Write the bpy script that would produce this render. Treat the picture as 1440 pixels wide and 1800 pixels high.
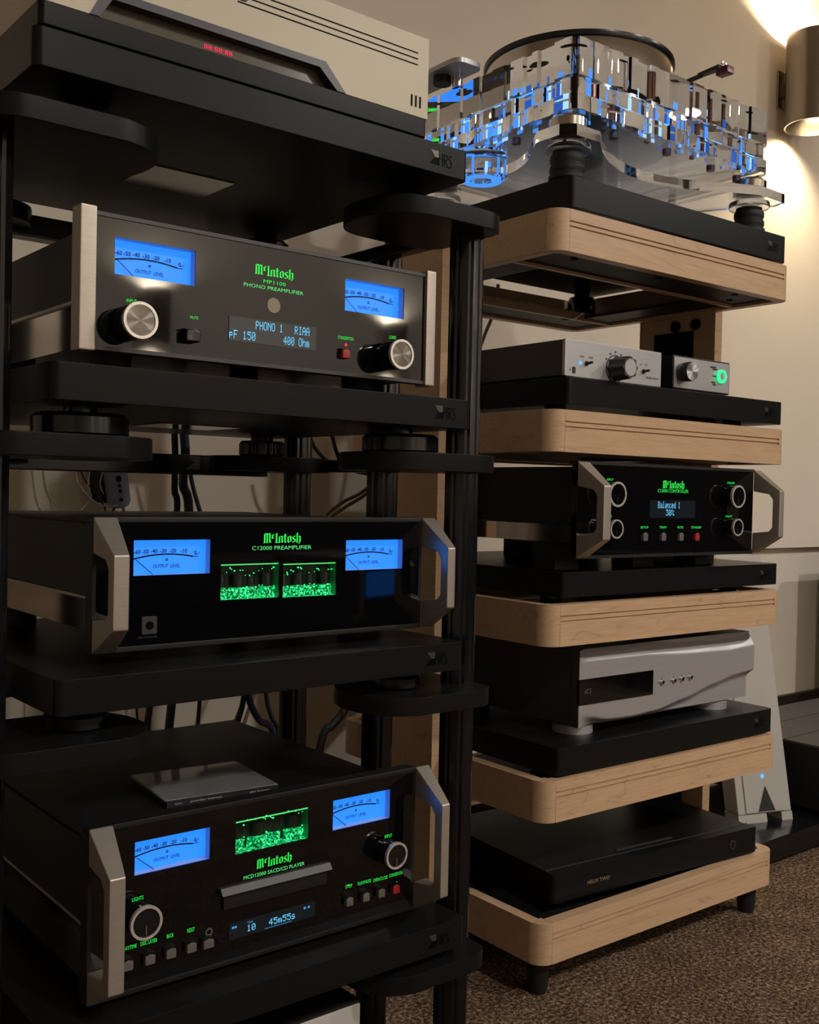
import bpy, bmesh, math, random
from mathutils import Vector, Matrix
random.seed(7)
for o in list(bpy.data.objects): bpy.data.objects.remove(o)
SC = bpy.context.scene; COL = SC.collection
# ------------------------------------------------------------------ camera
F = 1848.67; YAW, PITCH, ROLL = -.6827, -.0192, -.0218
CAM = Vector((-.3601, -.9781, .7829))
ROT = Matrix.Rotation(YAW,3,'Z') @ Matrix.Rotation(PITCH,3,'X') @ Matrix.Rotation(ROLL,3,'Y')
cd = bpy.data.cameras.new('camera'); cam = bpy.data.objects.new('camera', cd); COL.objects.link(cam)
cd.sensor_fit = 'VERTICAL'; cd.sensor_height = 36; cd.sensor_width = 28.8; cd.lens = F/1800*36; cd.clip_start = .02
c0, c1, c2 = ROT.col[0], ROT.col[1], ROT.col[2]
cam.matrix_world = Matrix(((c0[0],c2[0],-c1[0],CAM[0]),(c0[1],c2[1],-c1[1],CAM[1]),(c0[2],c2[2],-c1[2],CAM[2]),(0,0,0,1)))
SC.camera = cam
# ------------------------------------------------------------------ world, exposure, added ceiling fill light
w = bpy.data.worlds.new('world'); SC.world = w; w.use_nodes = True
w.node_tree.nodes['Background'].inputs[0].default_value = (.9,.75,.6,1); w.node_tree.nodes['Background'].inputs[1].default_value = .02
vs = SC.view_settings; vs.view_transform = 'Standard'; vs.look = 'None'; vs.exposure = 0; vs.gamma = 1; vs.use_curve_mapping = False
CEIL = 2.75
CEIL_FILLS = [(.6,-2.5,42,'left of the sofa'),(2.4,-2.7,54,'over the sofa middle'),(4.0,-2.2,48,'right of the sofa')]   # x, y, watts of unseen lamps added as fill
ROOM_SCONCES = [(.55,'f',32),(1.98,'f',32),(3.5,'f',32)]      # place along wall, wall, watts (walls behind the camera)
SCONCE_W = 24
SC.cycles.max_bounces = 24; SC.cycles.transmission_bounces = 24; SC.cycles.glossy_bounces = 8
# ------------------------------------------------------------------ pixel -> place (1440x1800 photo frame)
RB = Vector((.8119,.123,0)); RA = -.018674
RU = Vector((math.cos(RA),math.sin(RA),0)); RV = Vector((-math.sin(RA),math.cos(RA),0))
def ray(px,py): return ROT @ Vector(((px-720)/F, 1, -(py-900)/F))
def onY(px,py,Y): d = ray(px,py); return CAM + d*((Y-CAM.y)/d.y)
def onZ(px,py,Z): d = ray(px,py); return CAM + d*((Z-CAM.z)/d.z)
def onV(px,py,v):
    d = ray(px,py); q = CAM + d*(((RB-CAM).dot(RV)+v)/d.dot(RV)); return Vector(((q-RB).dot(RU), v, q.z))
class Face:                       # a vertical front face: frame 'L' at world Y, frame 'R' at rack depth v
    def __init__(s, fr, y): s.fr, s.y = fr, y
    def p(s, px, py, off=0):
        q = onY(px,py,s.y+off) if s.fr=='L' else onV(px,py,s.y+off)
        return q.x, q.z
    def rect(s, *pts, off=0):     # average rectangle through four pixel corners TL TR BR BL
        a = [s.p(*q, off=off) for q in pts]
        return ((a[0][0]+a[3][0])/2,(a[1][0]+a[2][0])/2,(a[2][1]+a[3][1])/2,(a[0][1]+a[1][1])/2)
# ------------------------------------------------------------------ materials
MATS = {}
def mat(name, col=(.5,.5,.5), rough=.5, metal=0, spec=.5, trans=0, ior=1.45, emit=None, es=1, coat=0, build=None):
    if name in MATS: return MATS[name]
    m = bpy.data.materials.new(name); m.use_nodes = True; nt = m.node_tree
    b = nt.nodes['Principled BSDF']
    b.inputs['Base Color'].default_value = (*col,1); b.inputs['Roughness'].default_value = rough
    b.inputs['Metallic'].default_value = metal; b.inputs['Specular IOR Level'].default_value = spec
    b.inputs['Transmission Weight'].default_value = trans; b.inputs['IOR'].default_value = ior
    b.inputs['Coat Weight'].default_value = coat
    if emit: b.inputs['Emission Color'].default_value = (*emit,1); b.inputs['Emission Strength'].default_value = es
    if build: build(nt, b)
    MATS[name] = m; return m
def nn(nt, t, **k):
    n = nt.nodes.new(t)
    for a, v in k.items(): setattr(n, a, v)
    return n
def ramp(nt, src, stops):
    r = nn(nt,'ShaderNodeValToRGB'); e = r.color_ramp.elements
    while len(e) < len(stops): e.new(.5)
    for el,(p,c) in zip(e,stops): el.position = p; el.color = (*c,1)
    nt.links.new(src, r.inputs[0]); return r.outputs[0]
def coords(nt, scale):
    tc = nn(nt,'ShaderNodeTexCoord'); mp = nn(nt,'ShaderNodeMapping'); mp.inputs['Scale'].default_value = scale
    nt.links.new(tc.outputs['Object'], mp.inputs['Vector']); return mp.outputs[0]
def noise(nt, vec, scale, detail=4, rough=.5, dist=0):
    n = nn(nt,'ShaderNodeTexNoise'); n.inputs['Scale'].default_value = scale; n.inputs['Detail'].default_value = detail
    n.inputs['Roughness'].default_value = rough; n.inputs['Distortion'].default_value = dist
    nt.links.new(vec, n.inputs['Vector']); return n.outputs['Fac']
def bump(nt, b, h, strength, dist=.001):
    bm = nn(nt,'ShaderNodeBump'); bm.inputs['Strength'].default_value = strength; bm.inputs['Distance'].default_value = dist
    nt.links.new(h, bm.inputs['Height']); nt.links.new(bm.outputs[0], b.inputs['Normal'])
def mth(nt, op, a, b=None):
    n = nn(nt,'ShaderNodeMath', operation=op)
    for i, x in enumerate((a,b)):
        if x is None: continue
        if isinstance(x,(int,float)): n.inputs[i].default_value = x
        else: nt.links.new(x, n.inputs[i])
    return n.outputs[0]
def b_wall(nt,b):
    v = coords(nt,(1,1,1)); n = noise(nt,v,2.5,3)
    c = ramp(nt,n,[(.3,(.73,.66,.57)),(.7,(.77,.695,.60))]); nt.links.new(c,b.inputs['Base Color'])
    bump(nt,b,noise(nt,v,180,2),.12,.0006)
def b_carpet(nt,b):
    v = coords(nt,(1,1,1)); n1 = noise(nt,v,150,3,.7); n2 = noise(nt,v,14,3); n3 = noise(nt,v,420,2,.8)
    s = mth(nt,'ADD', mth(nt,'MULTIPLY',n1,.75), mth(nt,'MULTIPLY',n3,.45)); s = mth(nt,'ADD',s,mth(nt,'MULTIPLY',n2,.12))
    c = ramp(nt,s,[(.47,(.014,.009,.006)),(.60,(.06,.036,.022)),(.70,(.19,.125,.08)),(.80,(.48,.35,.25))]); nt.links.new(c,b.inputs['Base Color'])
    bump(nt,b,s,.9,.006)
def b_wood(nt,b):
    v = coords(nt,(1.2,4,9)); n = noise(nt,v,1.6,3,.55,.6)
    lines = mth(nt,'FRACT',mth(nt,'MULTIPLY',n,7)); d = mth(nt,'ABSOLUTE',mth(nt,'SUBTRACT',lines,.5))
    l = ramp(nt,d,[(.0,(.40,.40,.40)),(.035,(.93,.93,.93)),(.5,(1,1,1))])
    f = noise(nt,coords(nt,(6,60,90)),3,4,.6)
    base = ramp(nt,f,[(.25,(.50,.325,.195)),(.75,(.60,.405,.255))])
    mx = nn(nt,'ShaderNodeMix', data_type='RGBA', blend_type='MULTIPLY'); mx.inputs[0].default_value = .4
    nt.links.new(base,mx.inputs[6]); nt.links.new(l,mx.inputs[7]); nt.links.new(mx.outputs[2],b.inputs['Base Color'])
def b_brush(c0,c1,sc=(3,200,200)):
    def f(nt,b):
        n = noise(nt,coords(nt,sc),4,3); c = ramp(nt,n,[(.3,c0),(.7,c1)]); nt.links.new(c,b.inputs['Base Color'])
    return f
def b_blackanod(nt,b):
    v = coords(nt,(1,1,1)); bump(nt,b,noise(nt,v,700,2),.06,.0004)
def b_knobcap(nt,b):              # radial spun metal
    tc = nn(nt,'ShaderNodeTexCoord'); sx = nn(nt,'ShaderNodeSeparateXYZ'); nt.links.new(tc.outputs['Object'],sx.inputs[0])
    tg = nn(nt,'ShaderNodeTangent', direction_type='RADIAL', axis='Y'); nt.links.new(tg.outputs[0],b.inputs['Tangent']); b.inputs['Anisotropic'].default_value = .9
def b_sparkle(nt,b):  # green tube light painted as speckled emission
    v = coords(nt,(1,1,1)); n = noise(nt,v,330,3,.7); r = ramp(nt,n,[(.46,(0,.05,.012)),(.57,(.0,.5,.12)),(.70,(.25,1,.45))])
    nt.links.new(r,b.inputs['Emission Color']); b.inputs['Emission Strength'].default_value = 1.5
M = dict(
 wall=mat('wall_plaster',rough=.85,spec=.2,build=b_wall), carpet=mat('brown_carpet',rough=1,spec=.05,build=b_carpet),
 ceil=mat('ceiling_paint',(.6,.54,.46),.9,spec=.1), base=mat('dark_baseboard',(.025,.018,.014),.45),
 wood=mat('maple',rough=.38,spec=.4,build=b_wood),
 anod=mat('black_anodised',(.0085,.0082,.0082),.36,spec=.14,build=b_blackanod), frame=mat('black_gloss_frame',(.006,.006,.007),.16,spec=.5),
 matte=mat('matte_black',(.006,.006,.006),.55,spec=.35), glass=mat('black_glass',(.0025,.0025,.003),.035,spec=.62),
 chassis=mat('black_chassis',(.008,.0075,.0075),.5), steel=mat('polished_steel',(.62,.58,.54),.09,1),
 bronze=mat('champagne_metal',(.46,.42,.37),.36,.6,build=b_brush((.44,.395,.35),(.49,.44,.39))),
 chrome=mat('chrome',(.85,.82,.78),.08,1), silver=mat('silver_paint',(.50,.49,.49),.38,.55,build=b_brush((.47,.465,.475),(.52,.515,.525))),
 cream=mat('cream_metal',(.46,.405,.30),.42,.1), slate=mat('slate_metal',(.06,.058,.06),.45,.4),
 ring=mat('bright_ring',(.75,.72,.68),.28,.55), plate=mat('mirror_plate',(.30,.29,.28),.12,1), spunb=mat('bright_spun_metal',(.55,.52,.5),.35,.85,build=b_knobcap), spun=mat('spun_metal',(.17,.155,.14),.3,1,build=b_knobcap), rubber=mat('black_rubber',(.008,.008,.008),.6),
 blue=mat('meter_blue',(.02,.1,.5),.5,emit=(.016,.235,1.0),es=1.08), bluewall=mat('meter_housing',(.45,.55,.75),.4),
 ink=mat('meter_ink',(.002,.012,.05),.6), green=mat('green_legend',(.0,.1,.02),.5,emit=(.02,.80,.07),es=1.0),
 greenpale=mat('green_legend_pale',(.0,.1,.02),.5,emit=(.12,.85,.22),es=.9),
 cyan=mat('display_text',(0,.05,.1),.5,emit=(.16,.62,.95),es=1.0), cyan2=mat('display_text_dim',(0,.05,.1),.5,emit=(.05,.28,.62),es=1.0),
 disp=mat('display_glass',(.012,.018,.026),.12), dispg=mat('display_glass_grey',(.055,.062,.068),.12),
 red=mat('red_button',(.35,.025,.03),.35), redled=mat('red_led',(.3,0,0),.5,emit=(1,.03,.05),es=.8), redtxt=mat('red_display',(.3,0,.02),.5,emit=(.85,.01,.09),es=.9),
 button=mat('grey_button',(.13,.12,.115),.4), tan=mat('sensor_tan',(.30,.25,.19),.5),
 acrylic=mat('clear_acrylic',(.90,.94,1),.0,spec=.5,trans=1,ior=1.49), tube=mat('tube_glass',(.9,1,.93),.02,trans=1,ior=1.3),  # faint blue in the acrylic colour stands in for scattered light
 sparkle=mat('green_glow_speckle',(0,.02,.005),.4,build=b_sparkle), greenglint=mat('green_glint',(0,.1,.02),.5,emit=(.03,1,.25),es=2.2),
 darkgreen=mat('tube_bay',(.06,.26,.13),.3), blueled=mat('blue_led',(0,.05,.2),.5,emit=(.08,.42,1),es=3.2),
 cableb=mat('black_cable',(.01,.01,.012),.5), cablebr=mat('brown_cable',(.16,.12,.075),.55), wire=mat('pale_wire',(.45,.42,.4),.4), cablebl=mat('blue_black_cable',(.012,.014,.04),.45),
 strip=mat('grey_blue_plastic',(.20,.23,.34),.5), white=mat('white_metal',(.55,.53,.50),.5), towerw=mat('pale_grey_metal',(.40,.385,.36),.45,.1),
 nickel=mat('brushed_nickel',(.40,.35,.29),.24,1,build=b_brush((.36,.31,.26),(.44,.385,.32),(120,120,2))), lampin=mat('lamp_glow',(1,.9,.7),.5,emit=(1,.80,.50),es=9),
 ceilfill=mat('ceiling_fill_glow',(1,.9,.7),.5,emit=(1,.78,.5),es=6),
 copper=mat('copper_brown',(.22,.10,.07),.25,.9), platter=mat('platter_metal',(.62,.58,.52),.16,1), vinyl=mat('black_vinyl',(.008,.008,.008),.25),
 maroon=mat('maroon_metal',(.07,.015,.03),.3,.5), sofa=mat('charcoal_fabric',(.02,.018,.017),.95,spec=.1), label=mat('print_black',(.012,.012,.012),.5), prints=mat('print_white',(.6,.6,.58),.6),
 gold=mat('print_gold',(.35,.27,.15),.5), emb=mat('engraved_black',(.002,.002,.002),.5,spec=.06), emb2=mat('engraved_grey',(.09,.083,.075),.3,.5), gring=mat('green_ring',(0,.1,.05),.5,emit=(.03,.85,.30),es=1.3),
 bluepale=mat('pale_blue_facet_glow',(.1,.2,.3),.4,emit=(.36,.66,1),es=1.2), bluedeep=mat('deep_blue_facet_glow',(.01,.04,.15),.4,emit=(.012,.09,.42),es=1.0), blueglow=mat('blue_facet_glow',(.02,.08,.25),.4,emit=(.06,.27,.82),es=1.15), bluedot=mat('blue_dot',(0,.05,.2),.5,emit=(.12,.45,1),es=1.3), casep=mat('case_plastic',(.9,.9,.9),.05,trans=.85,ior=1.3), paper=mat('dark_paper',(.02,.02,.022),.4), windowgl=mat('smoked_glass',(.09,.08,.065),.12,spec=.7), navy=mat('navy_bezel',(.022,.021,.03),.35),
)
# ------------------------------------------------------------------ mesh builder
class MB:
    def __init__(s): s.v=[]; s.f=[]
    def add(s, vs, fs):
        o=len(s.v); s.v += [tuple(x) for x in vs]; s.f += [tuple(i+o for i in f) for f in fs]; return s
    def box(s,x0,x1,y0,y1,z0,z1):
        return s.add([(x0,y0,z0),(x1,y0,z0),(x1,y1,z0),(x0,y1,z0),(x0,y0,z1),(x1,y0,z1),(x1,y1,z1),(x0,y1,z1)],
            [(0,3,2,1),(4,5,6,7),(0,1,5,4),(1,2,6,5),(2,3,7,6),(3,0,4,7)])
    def prism(s, poly, a0, a1, axis='z', f1=None):
        # poly 2D; axis z:(x,y) y:(x,z) x:(y,z); f1 optional second outline
        def P(p,a): return (p[0],p[1],a) if axis=='z' else ((p[0],a,p[1]) if axis=='y' else (a,p[0],p[1]))
        n=len(poly); q=f1 or poly
        return s.add([P(p,a0) for p in poly]+[P(p,a1) for p in q],
            [tuple(range(n-1,-1,-1)),tuple(range(n,2*n))]+[(i,(i+1)%n,n+(i+1)%n,n+i) for i in range(n)])
    def poly(s, pts): return s.add(pts,[tuple(range(len(pts)))])
    def lathe(s, c, prof, axis='z', n=28, cap=True):
        vs=[]; fs=[]
        for r,h in prof:
            for k in range(n):
                a=2*math.pi*k/n; x,y=r*math.cos(a),r*math.sin(a)
                d=(x,y,h) if axis=='z' else ((x,h,y) if axis=='y' else (h,x,y))
                vs.append((c[0]+d[0],c[1]+d[1],c[2]+d[2]))
        for j in range(len(prof)-1):
            for k in range(n): fs.append((j*n+k,j*n+(k+1)%n,(j+1)*n+(k+1)%n,(j+1)*n+k))
        if cap: fs.append(tuple(range(n-1,-1,-1))); fs.append(tuple((len(prof)-1)*n+k for k in range(n)))
        return s.add(vs,fs)
    def cyl(s,c,r,h,axis='z',n=28,r2=None): return s.lathe(c,[(r,0),(r if r2 is None else r2,h)],axis,n)
    def tube(s, pts, r, n=8):
        pts=[Vector(p) for p in pts]; vs=[]; fs=[]
        for i,p in enumerate(pts):
            t=(pts[min(i+1,len(pts)-1)]-pts[max(i-1,0)]).normalized()
            a=t.cross(Vector((.31,.2,.93))).normalized(); b=t.cross(a)
            for k in range(n):
                g=2*math.pi*k/n; vs.append(p+a*r*math.cos(g)+b*r*math.sin(g))
        for i in range(len(pts)-1):
            for k in range(n): fs.append((i*n+k,i*n+(k+1)%n,(i+1)*n+(k+1)%n,(i+1)*n+k))
        fs.append(tuple(range(n-1,-1,-1))); fs.append(tuple((len(pts)-1)*n+k for k in range(n)))
        return s.add(vs,fs)
    def ring(s, c, r0, r1, h, axis='y', n=36):      # flat annulus with thickness h
        return s.lathe(c,[(r0,0),(r1,0),(r1,h),(r0,h),(r0,0)],axis,n,cap=False)
    def sheet(s, x0,x1,z0,z1,y,yb,holes):           # front plate with rectangular holes, depth y..yb
        xs=sorted({x0,x1,*[h[0] for h in holes],*[h[1] for h in holes]}); zs=sorted({z0,z1,*[h[2] for h in holes],*[h[3] for h in holes]})
        for i in range(len(xs)-1):
            for j in range(len(zs)-1):
                cx,cz=(xs[i]+xs[i+1])/2,(zs[j]+zs[j+1])/2
                if any(h[0]<cx<h[1] and h[2]<cz<h[3] for h in holes): continue
                s.add([(xs[i],y,zs[j]),(xs[i+1],y,zs[j]),(xs[i+1],y,zs[j+1]),(xs[i],y,zs[j+1])],[(0,1,2,3)])
        for a,b in (((x0,z0),(x1,z0)),((x1,z0),(x1,z1)),((x1,z1),(x0,z1)),((x0,z1),(x0,z0))):
            s.add([(a[0],y,a[1]),(b[0],y,b[1]),(b[0],yb,b[1]),(a[0],yb,a[1])],[(0,3,2,1)])
        for h in holes:
            for a,b in (((h[0],h[2]),(h[1],h[2])),((h[1],h[2]),(h[1],h[3])),((h[1],h[3]),(h[0],h[3])),((h[0],h[3]),(h[0],h[2]))):
                s.add([(a[0],y,a[1]),(b[0],y,b[1]),(b[0],y+.0015,b[1]),(a[0],y+.0015,a[1])],[(0,1,2,3)])
        s.add([(x0,yb,z0),(x1,yb,z0),(x1,yb,z1),(x0,yb,z1)],[(3,2,1,0)]) if not holes else None
        return s
def rrect(x0,x1,y0,y1,r,n=5):
    out=[]
    for cx,cy,a0 in ((x1-r,y1-r,0),(x0+r,y1-r,90),(x0+r,y0+r,180),(x1-r,y0+r,270)):
        for k in range(n+1):
            a=math.radians(a0+90*k/n); out.append((cx+r*math.cos(a),cy+r*math.sin(a)))
    return out
def smooth_pts(pts, n=6):
    P=[Vector(p) for p in pts]; out=[]
    for i in range(len(P)-1):
        a=P[max(i-1,0)];b=P[i];c=P[i+1];d=P[min(i+2,len(P)-1)]
        for k in range(n):
            t=k/n; out.append(.5*((2*b)+(c-a)*t+(2*a-5*b+4*c-d)*t*t+(3*b-a-3*c+d)*t**3))
    return out+[P[-1]]
def make(name, mb, m, parent=None, off=(0,0,0), bevel=0, seg=2):
    me=bpy.data.meshes.new(name)
    me.from_pydata([(v[0]-off[0],v[1]-off[1],v[2]-off[2]) for v in mb.v],[],mb.f)
    bm=bmesh.new(); bm.from_mesh(me)
    if bevel:
        es=[e for e in bm.edges if len(e.link_faces)==2 and e.calc_face_angle(0)>.6]
        bmesh.ops.bevel(bm,geom=es,offset=bevel,segments=seg,affect='EDGES',profile=.5,clamp_overlap=True)
    bm.to_mesh(me); bm.free()
    for p in me.polygons: p.use_smooth=True
    me.set_sharp_from_angle(angle=math.radians(38))
    me.materials.append(M[m] if isinstance(m,str) else m)
    o=bpy.data.objects.new(name,me); COL.objects.link(o)
    if bevel: wn=o.modifiers.new('weighted_normal','WEIGHTED_NORMAL'); wn.keep_sharp=True; wn.weight=90
    if parent: o.parent=parent
    return o
def struct(name, mb, m, bevel=0):
    o=make(name,mb,m,bevel=bevel); o['kind']='structure'; return o
class Thing:
    def __init__(s,name,label,cat,org,fr='L',group=None):
        s.org=org; s.fr=fr; e=bpy.data.objects.new(name,None); COL.objects.link(e); e.empty_display_size=.05; s.e=e
        if fr=='L': e.location=org
        else: e.location=RB+RU*org[0]+RV*org[1]+Vector((0,0,org[2])); e.rotation_euler.z=RA
        e['label']=label; e['category']=cat
        if group: e['group']=group
    def part(s,name,mb,m,parent=None,bevel=0,label=None,seg=2):
        o=make(name,mb,m,parent or s.e,s.org,bevel,seg)
        if label: o['label']=label
        return o
def solo(name,label,cat,mb,m,org,fr='L',group=None,bevel=0):       # a thing that is one mesh
    o=make(name,mb,m,None,org,bevel)
    if fr=='L': o.location=org
    else: o.location=RB+RU*org[0]+RV*org[1]+Vector((0,0,org[2])); o.rotation_euler.z=RA
    o['label']=label; o['category']=cat
    if group: o['group']=group
    return o
# ------------------------------------------------------------------ lettering
TXT={}
def glyphs(t,off=0):
    key=t; t=(t,off)
    if t not in TXT:
        c=bpy.data.curves.new('t','FONT'); c.body=key; c.offset=off; c.resolution_u=2; o=bpy.data.objects.new('t',c)
        me=bpy.data.meshes.new_from_object(o)
        vs=[(v.co.x,v.co.y) for v in me.vertices]; fs=[tuple(p.vertices) for p in me.polygons]
        bpy.data.objects.remove(o); bpy.data.meshes.remove(me); bpy.data.curves.remove(c)
        x0=min(v[0] for v in vs);x1=max(v[0] for v in vs);y0=min(v[1] for v in vs);y1=max(v[1] for v in vs)
        TXT[t]=([((x-x0)/(x1-x0 or 1),(y-y0)/(y1-y0 or 1)) for x,y in vs],fs)
    return TXT[t]
def put_text(mb,t,x0,x1,z0,z1,y,off=0):
    vs,fs=glyphs(t,off); return mb.add([(x0+(x1-x0)*a,y,z0+(z1-z0)*b) for a,b in vs],fs)
def stroke(mb,pts,nib,fn):                        # broad-nib stroke; fn maps 2D -> 3D
    for p,q in zip(pts,pts[1:]):
        n=(nib[0]/2,nib[1]/2)
        mb.poly([fn(p[0]-n[0],p[1]-n[1]),fn(p[0]+n[0],p[1]+n[1]),fn(q[0]+n[0],q[1]+n[1]),fn(q[0]-n[0],q[1]-n[1])])
def line2(mb,pts,wd,fn):                          # constant-width polyline
    for p,q in zip(pts,pts[1:]):
        d=Vector((q[0]-p[0],q[1]-p[1])); L=d.length or 1; nx,ny=-d.y/L*wd/2,d.x/L*wd/2; ex,ey=d.x/L*wd*.3,d.y/L*wd*.3
        mb.poly([fn(p[0]+nx-ex,p[1]+ny-ey),fn(p[0]-nx-ex,p[1]-ny-ey),fn(q[0]-nx+ex,q[1]-ny+ey),fn(q[0]+nx+ex,q[1]+ny+ey)])
BL=[ # blackletter wordmark strokes on a grid: x-height 5, ascender 7.4
 [(.2,6.4),(.2,.2)],[(-.3,6.6),(1.0,7.0),(1.9,6.4)],[(1.9,6.4),(1.9,.4)],[(1.9,6.5),(2.9,7.0),(3.7,6.4)],[(3.7,6.4),(3.7,.6),(4.4,.2)],[(-.3,.4),(.5,0)],[(1.6,.5),(2.3,.0)],
 [(6.6,6.0),(6.0,6.3),(5.5,5.8),(5.5,3.7),(6.0,3.2),(6.7,3.6)],
 [(8.3,7.0),(8.3,.4)],[(7.7,6.6),(9.0,7.2)],[(7.6,.5),(9.1,.0)],
 [(10.3,4.6),(10.3,.3)],[(9.9,4.4),(10.8,4.9)],[(10.5,4.3),(11.6,4.9),(12.2,4.4),(12.2,.5),(12.8,.1)],[(9.9,.4),(10.7,0)],
 [(14.2,6.6),(14.2,.7),(14.8,.1),(15.5,.5)],[(13.3,4.7),(15.4,4.9)],
 [(16.4,4.3),(16.4,.7),(17.2,.1)],[(16.4,4.3),(17.3,4.9),(18.3,4.3)],[(18.3,4.3),(18.3,.7),(17.2,.1)],
 [(21.4,4.5),(20.6,4.9),(19.8,4.3),(19.8,3.3),(21.3,2.0),(21.3,.7),(20.4,.1),(19.5,.5)],
 [(22.8,7.2),(22.8,.3)],[(22.3,6.8),(23.2,7.3)],[(22.9,4.2),(24.0,4.9),(24.8,4.3),(24.8,.6),(24.0,-1.0)],[(22.3,.4),(23.2,0)]]
def wordmark(mb,x0,x1,z0,z1,y):
    fn=lambda a,b:(x0+(x1-x0)*(a+.6)/26.2,y,z0+(z1-z0)*(b+.6)/8.6)
    for st in BL: stroke(mb,st,(1.0,.62),fn)
DOT={'P':'1E11111E101010','H':'1111111F111111','O':'0E11111111110E','N':'11191513111111','1':'040C040404040E','R':'1E11111E141211','I':'0E04040404040E','A':'0E11111F111111','p':'00001E111E1010','F':'1F10101E101010','5':'1F101E0101110E','0':'0E11131519110E','4':'02060A121F0202','h':'1010161911 1111'.replace(' ',''),'m':'00001A15151515','B':'1E11111E11111E','a':'00000E010F110F','l':'0C04040404040E','n':'00001619111111','c':'00000E1010110E','e':'00000E111F100E','d':'01010D1311110F','3':'1F02040201110E','%':'18190204081303','s':'00000E100E011E'}
def dots(mb,t,x0,x1,z0,z1,y):
    n=len(t); cw=(x1-x0)/(n*6-1); ch=(z1-z0)/7
    for i,c in enumerate(t):
        if c==' ': continue
        h=DOT[c]
        for r in range(7):
            b=int(h[2*r:2*r+2],16)
            for k in range(5):
                if b>>(4-k)&1:
                    x=x0+(i*6+k)*cw; z=z1-(r+1)*ch
                    mb.add([(x,y,z),(x+cw*.93,y,z),(x+cw*.93,y,z+ch*.93),(x,y,z+ch*.93)],[(0,1,2,3)])
def emblem(t,slab,xr,z,h,y):                      # engraved swallowtail mark, relief shade painted into its two halves, three thin capitals
    x0=xr-h*3.9; fn=lambda a,b:(x0+a*h,y,z+(b-.5)*h)
    m1=MB(); m1.poly([fn(.06,1),fn(.85,1),fn(.85,.52),fn(.47,.52)][::-1]); m2=MB(); m2.poly([fn(-.03,.02),fn(.85,0),fn(.85,.5),fn(.45,.5)])
    t.part('emblem',m1,'emb2',slab); t.part('emblem',m2,'emb',slab)
    ml=MB()
    for s in ([(.85,1),(.85,0)],[(.85,.5),(1.2,.5)],[(1.2,.9),(1.2,0)],[(1.37,.85),(1.37,.05)],[(1.37,.85),(1.58,.86),(1.68,.7),(1.6,.5),(1.42,.47),(1.72,0)],[(2.06,.84),(1.88,.86),(1.8,.7),(2.06,.32),(1.98,.05),(1.76,0)]): line2(ml,s,.07,fn)
    t.part('lettering',ml,'emb',slab)
# ================================================================== THE ROOM
X0,X1,Y0,Y1=-2.6,4.8,-4.0,1.0; LEDGE=.622
struct('floor',MB().box(X0,X1,Y0,Y1,-.05,0),'carpet')
struct('ceiling',MB().box(X0,X1,Y0,Y1,CEIL,CEIL+.05),'ceil')
struct('wall_back',MB().box(X0,X1,Y1,Y1+.05,0,CEIL).box(X0,X1,.965,Y1,LEDGE,CEIL),'wall')
struct('wall_left',MB().box(X0-.05,X0,Y0,Y1,0,CEIL),'wall')
struct('wall_right',MB().box(X1,X1+.05,Y0,Y1,0,CEIL),'wall')
struct('wall_front',MB().box(X0,X1,Y0-.05,Y0,0,CEIL),'wall')
struct('baseboard_back',MB().box(X0,X1,.982,Y1,0,.115),'base',.003)
for lx,ly,lw,wh in CEIL_FILLS:  # unseen lamps added to brighten the fronts
    t=Thing('ceiling_fill_lamp','unseen round ceiling lamp added as fill '+wh,'lamp',(lx,ly,CEIL),group='added ceiling fill lamps')
    t.part('trim_ring',MB().ring((lx,ly,CEIL-.012),.075,.10,.012,'z'),'white')
    t.part('lamp_face',MB().cyl((lx,ly,CEIL-.006),.075,.005),'ceilfill')
    l=bpy.data.lights.new('ceiling_fill_light','AREA'); l.shape='DISK'; l.size=.15; l.energy=lw; l.color=(1,.95,.88)
    lo=bpy.data.objects.new('ceiling_fill_light',l); COL.objects.link(lo); lo.location=(0,0,-.02); lo.parent=t.e
def sconce(cx,zb,zt,watts,label,root,rz,group=None,r=.066,so=.075):
    zm=(zt+zb)/2; t=Thing('wall_sconce',label,'wall light',(root[0],root[1],zm),group=group); t.org=(0,0,zm); t.e.rotation_euler.z=rz; cy=-so
    t.part('shade',MB().lathe((0,cy,0),[(r,zb),(r,zt),(r-.004,zt),(r-.004,zb),(r,zb)],n=48,cap=False),'nickel')
    t.part('back_plate',MB().box(-.04,.04,-.008,0,zm-.06,zm+.06),'nickel',bevel=.003)
    t.part('stem',MB().box(-.015,.015,cy+r-.006,-.007,zm-.02,zm+.02),'nickel')
    t.part('divider',MB().cyl((0,cy,zm-.004),r-.004,.008),'matte')
    for zz,sg in ((zt,1),(zb,-1)):
        t.part('bulb',MB().lathe((0,cy,zz-sg*.085),[(.004,-.02),(.022,-.012),(.026,0),(.022,.012),(.004,.02)]),'lampin')
        l=bpy.data.lights.new('sconce_light','SPOT'); l.energy=watts; l.color=(1,.80,.50) if group is None else (1,.91,.78); l.shadow_soft_size=.02 if sg>0 else .05; l.spot_size=math.radians(150 if sg>0 else 140); l.spot_blend=.15 if sg>0 else 1; l.energy=watts*(1 if sg>0 else 1.25)
        lo=bpy.data.objects.new('sconce_light',l); COL.objects.link(lo); lo.parent=t.e; lo.location=(0,cy,zz-sg*(r*.55 if sg>0 else .055)-zm); lo.rotation_euler=(math.pi if sg>0 else 0,0,0)
q=onY(1434,150,.85)
sconce(0,onY(1434,224,.85).z,onY(1434,64,.85).z,SCONCE_W,'brushed nickel cylinder wall light above and beside the wooden rack',(q.x,.965),0,r=.092,so=.115)
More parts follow.
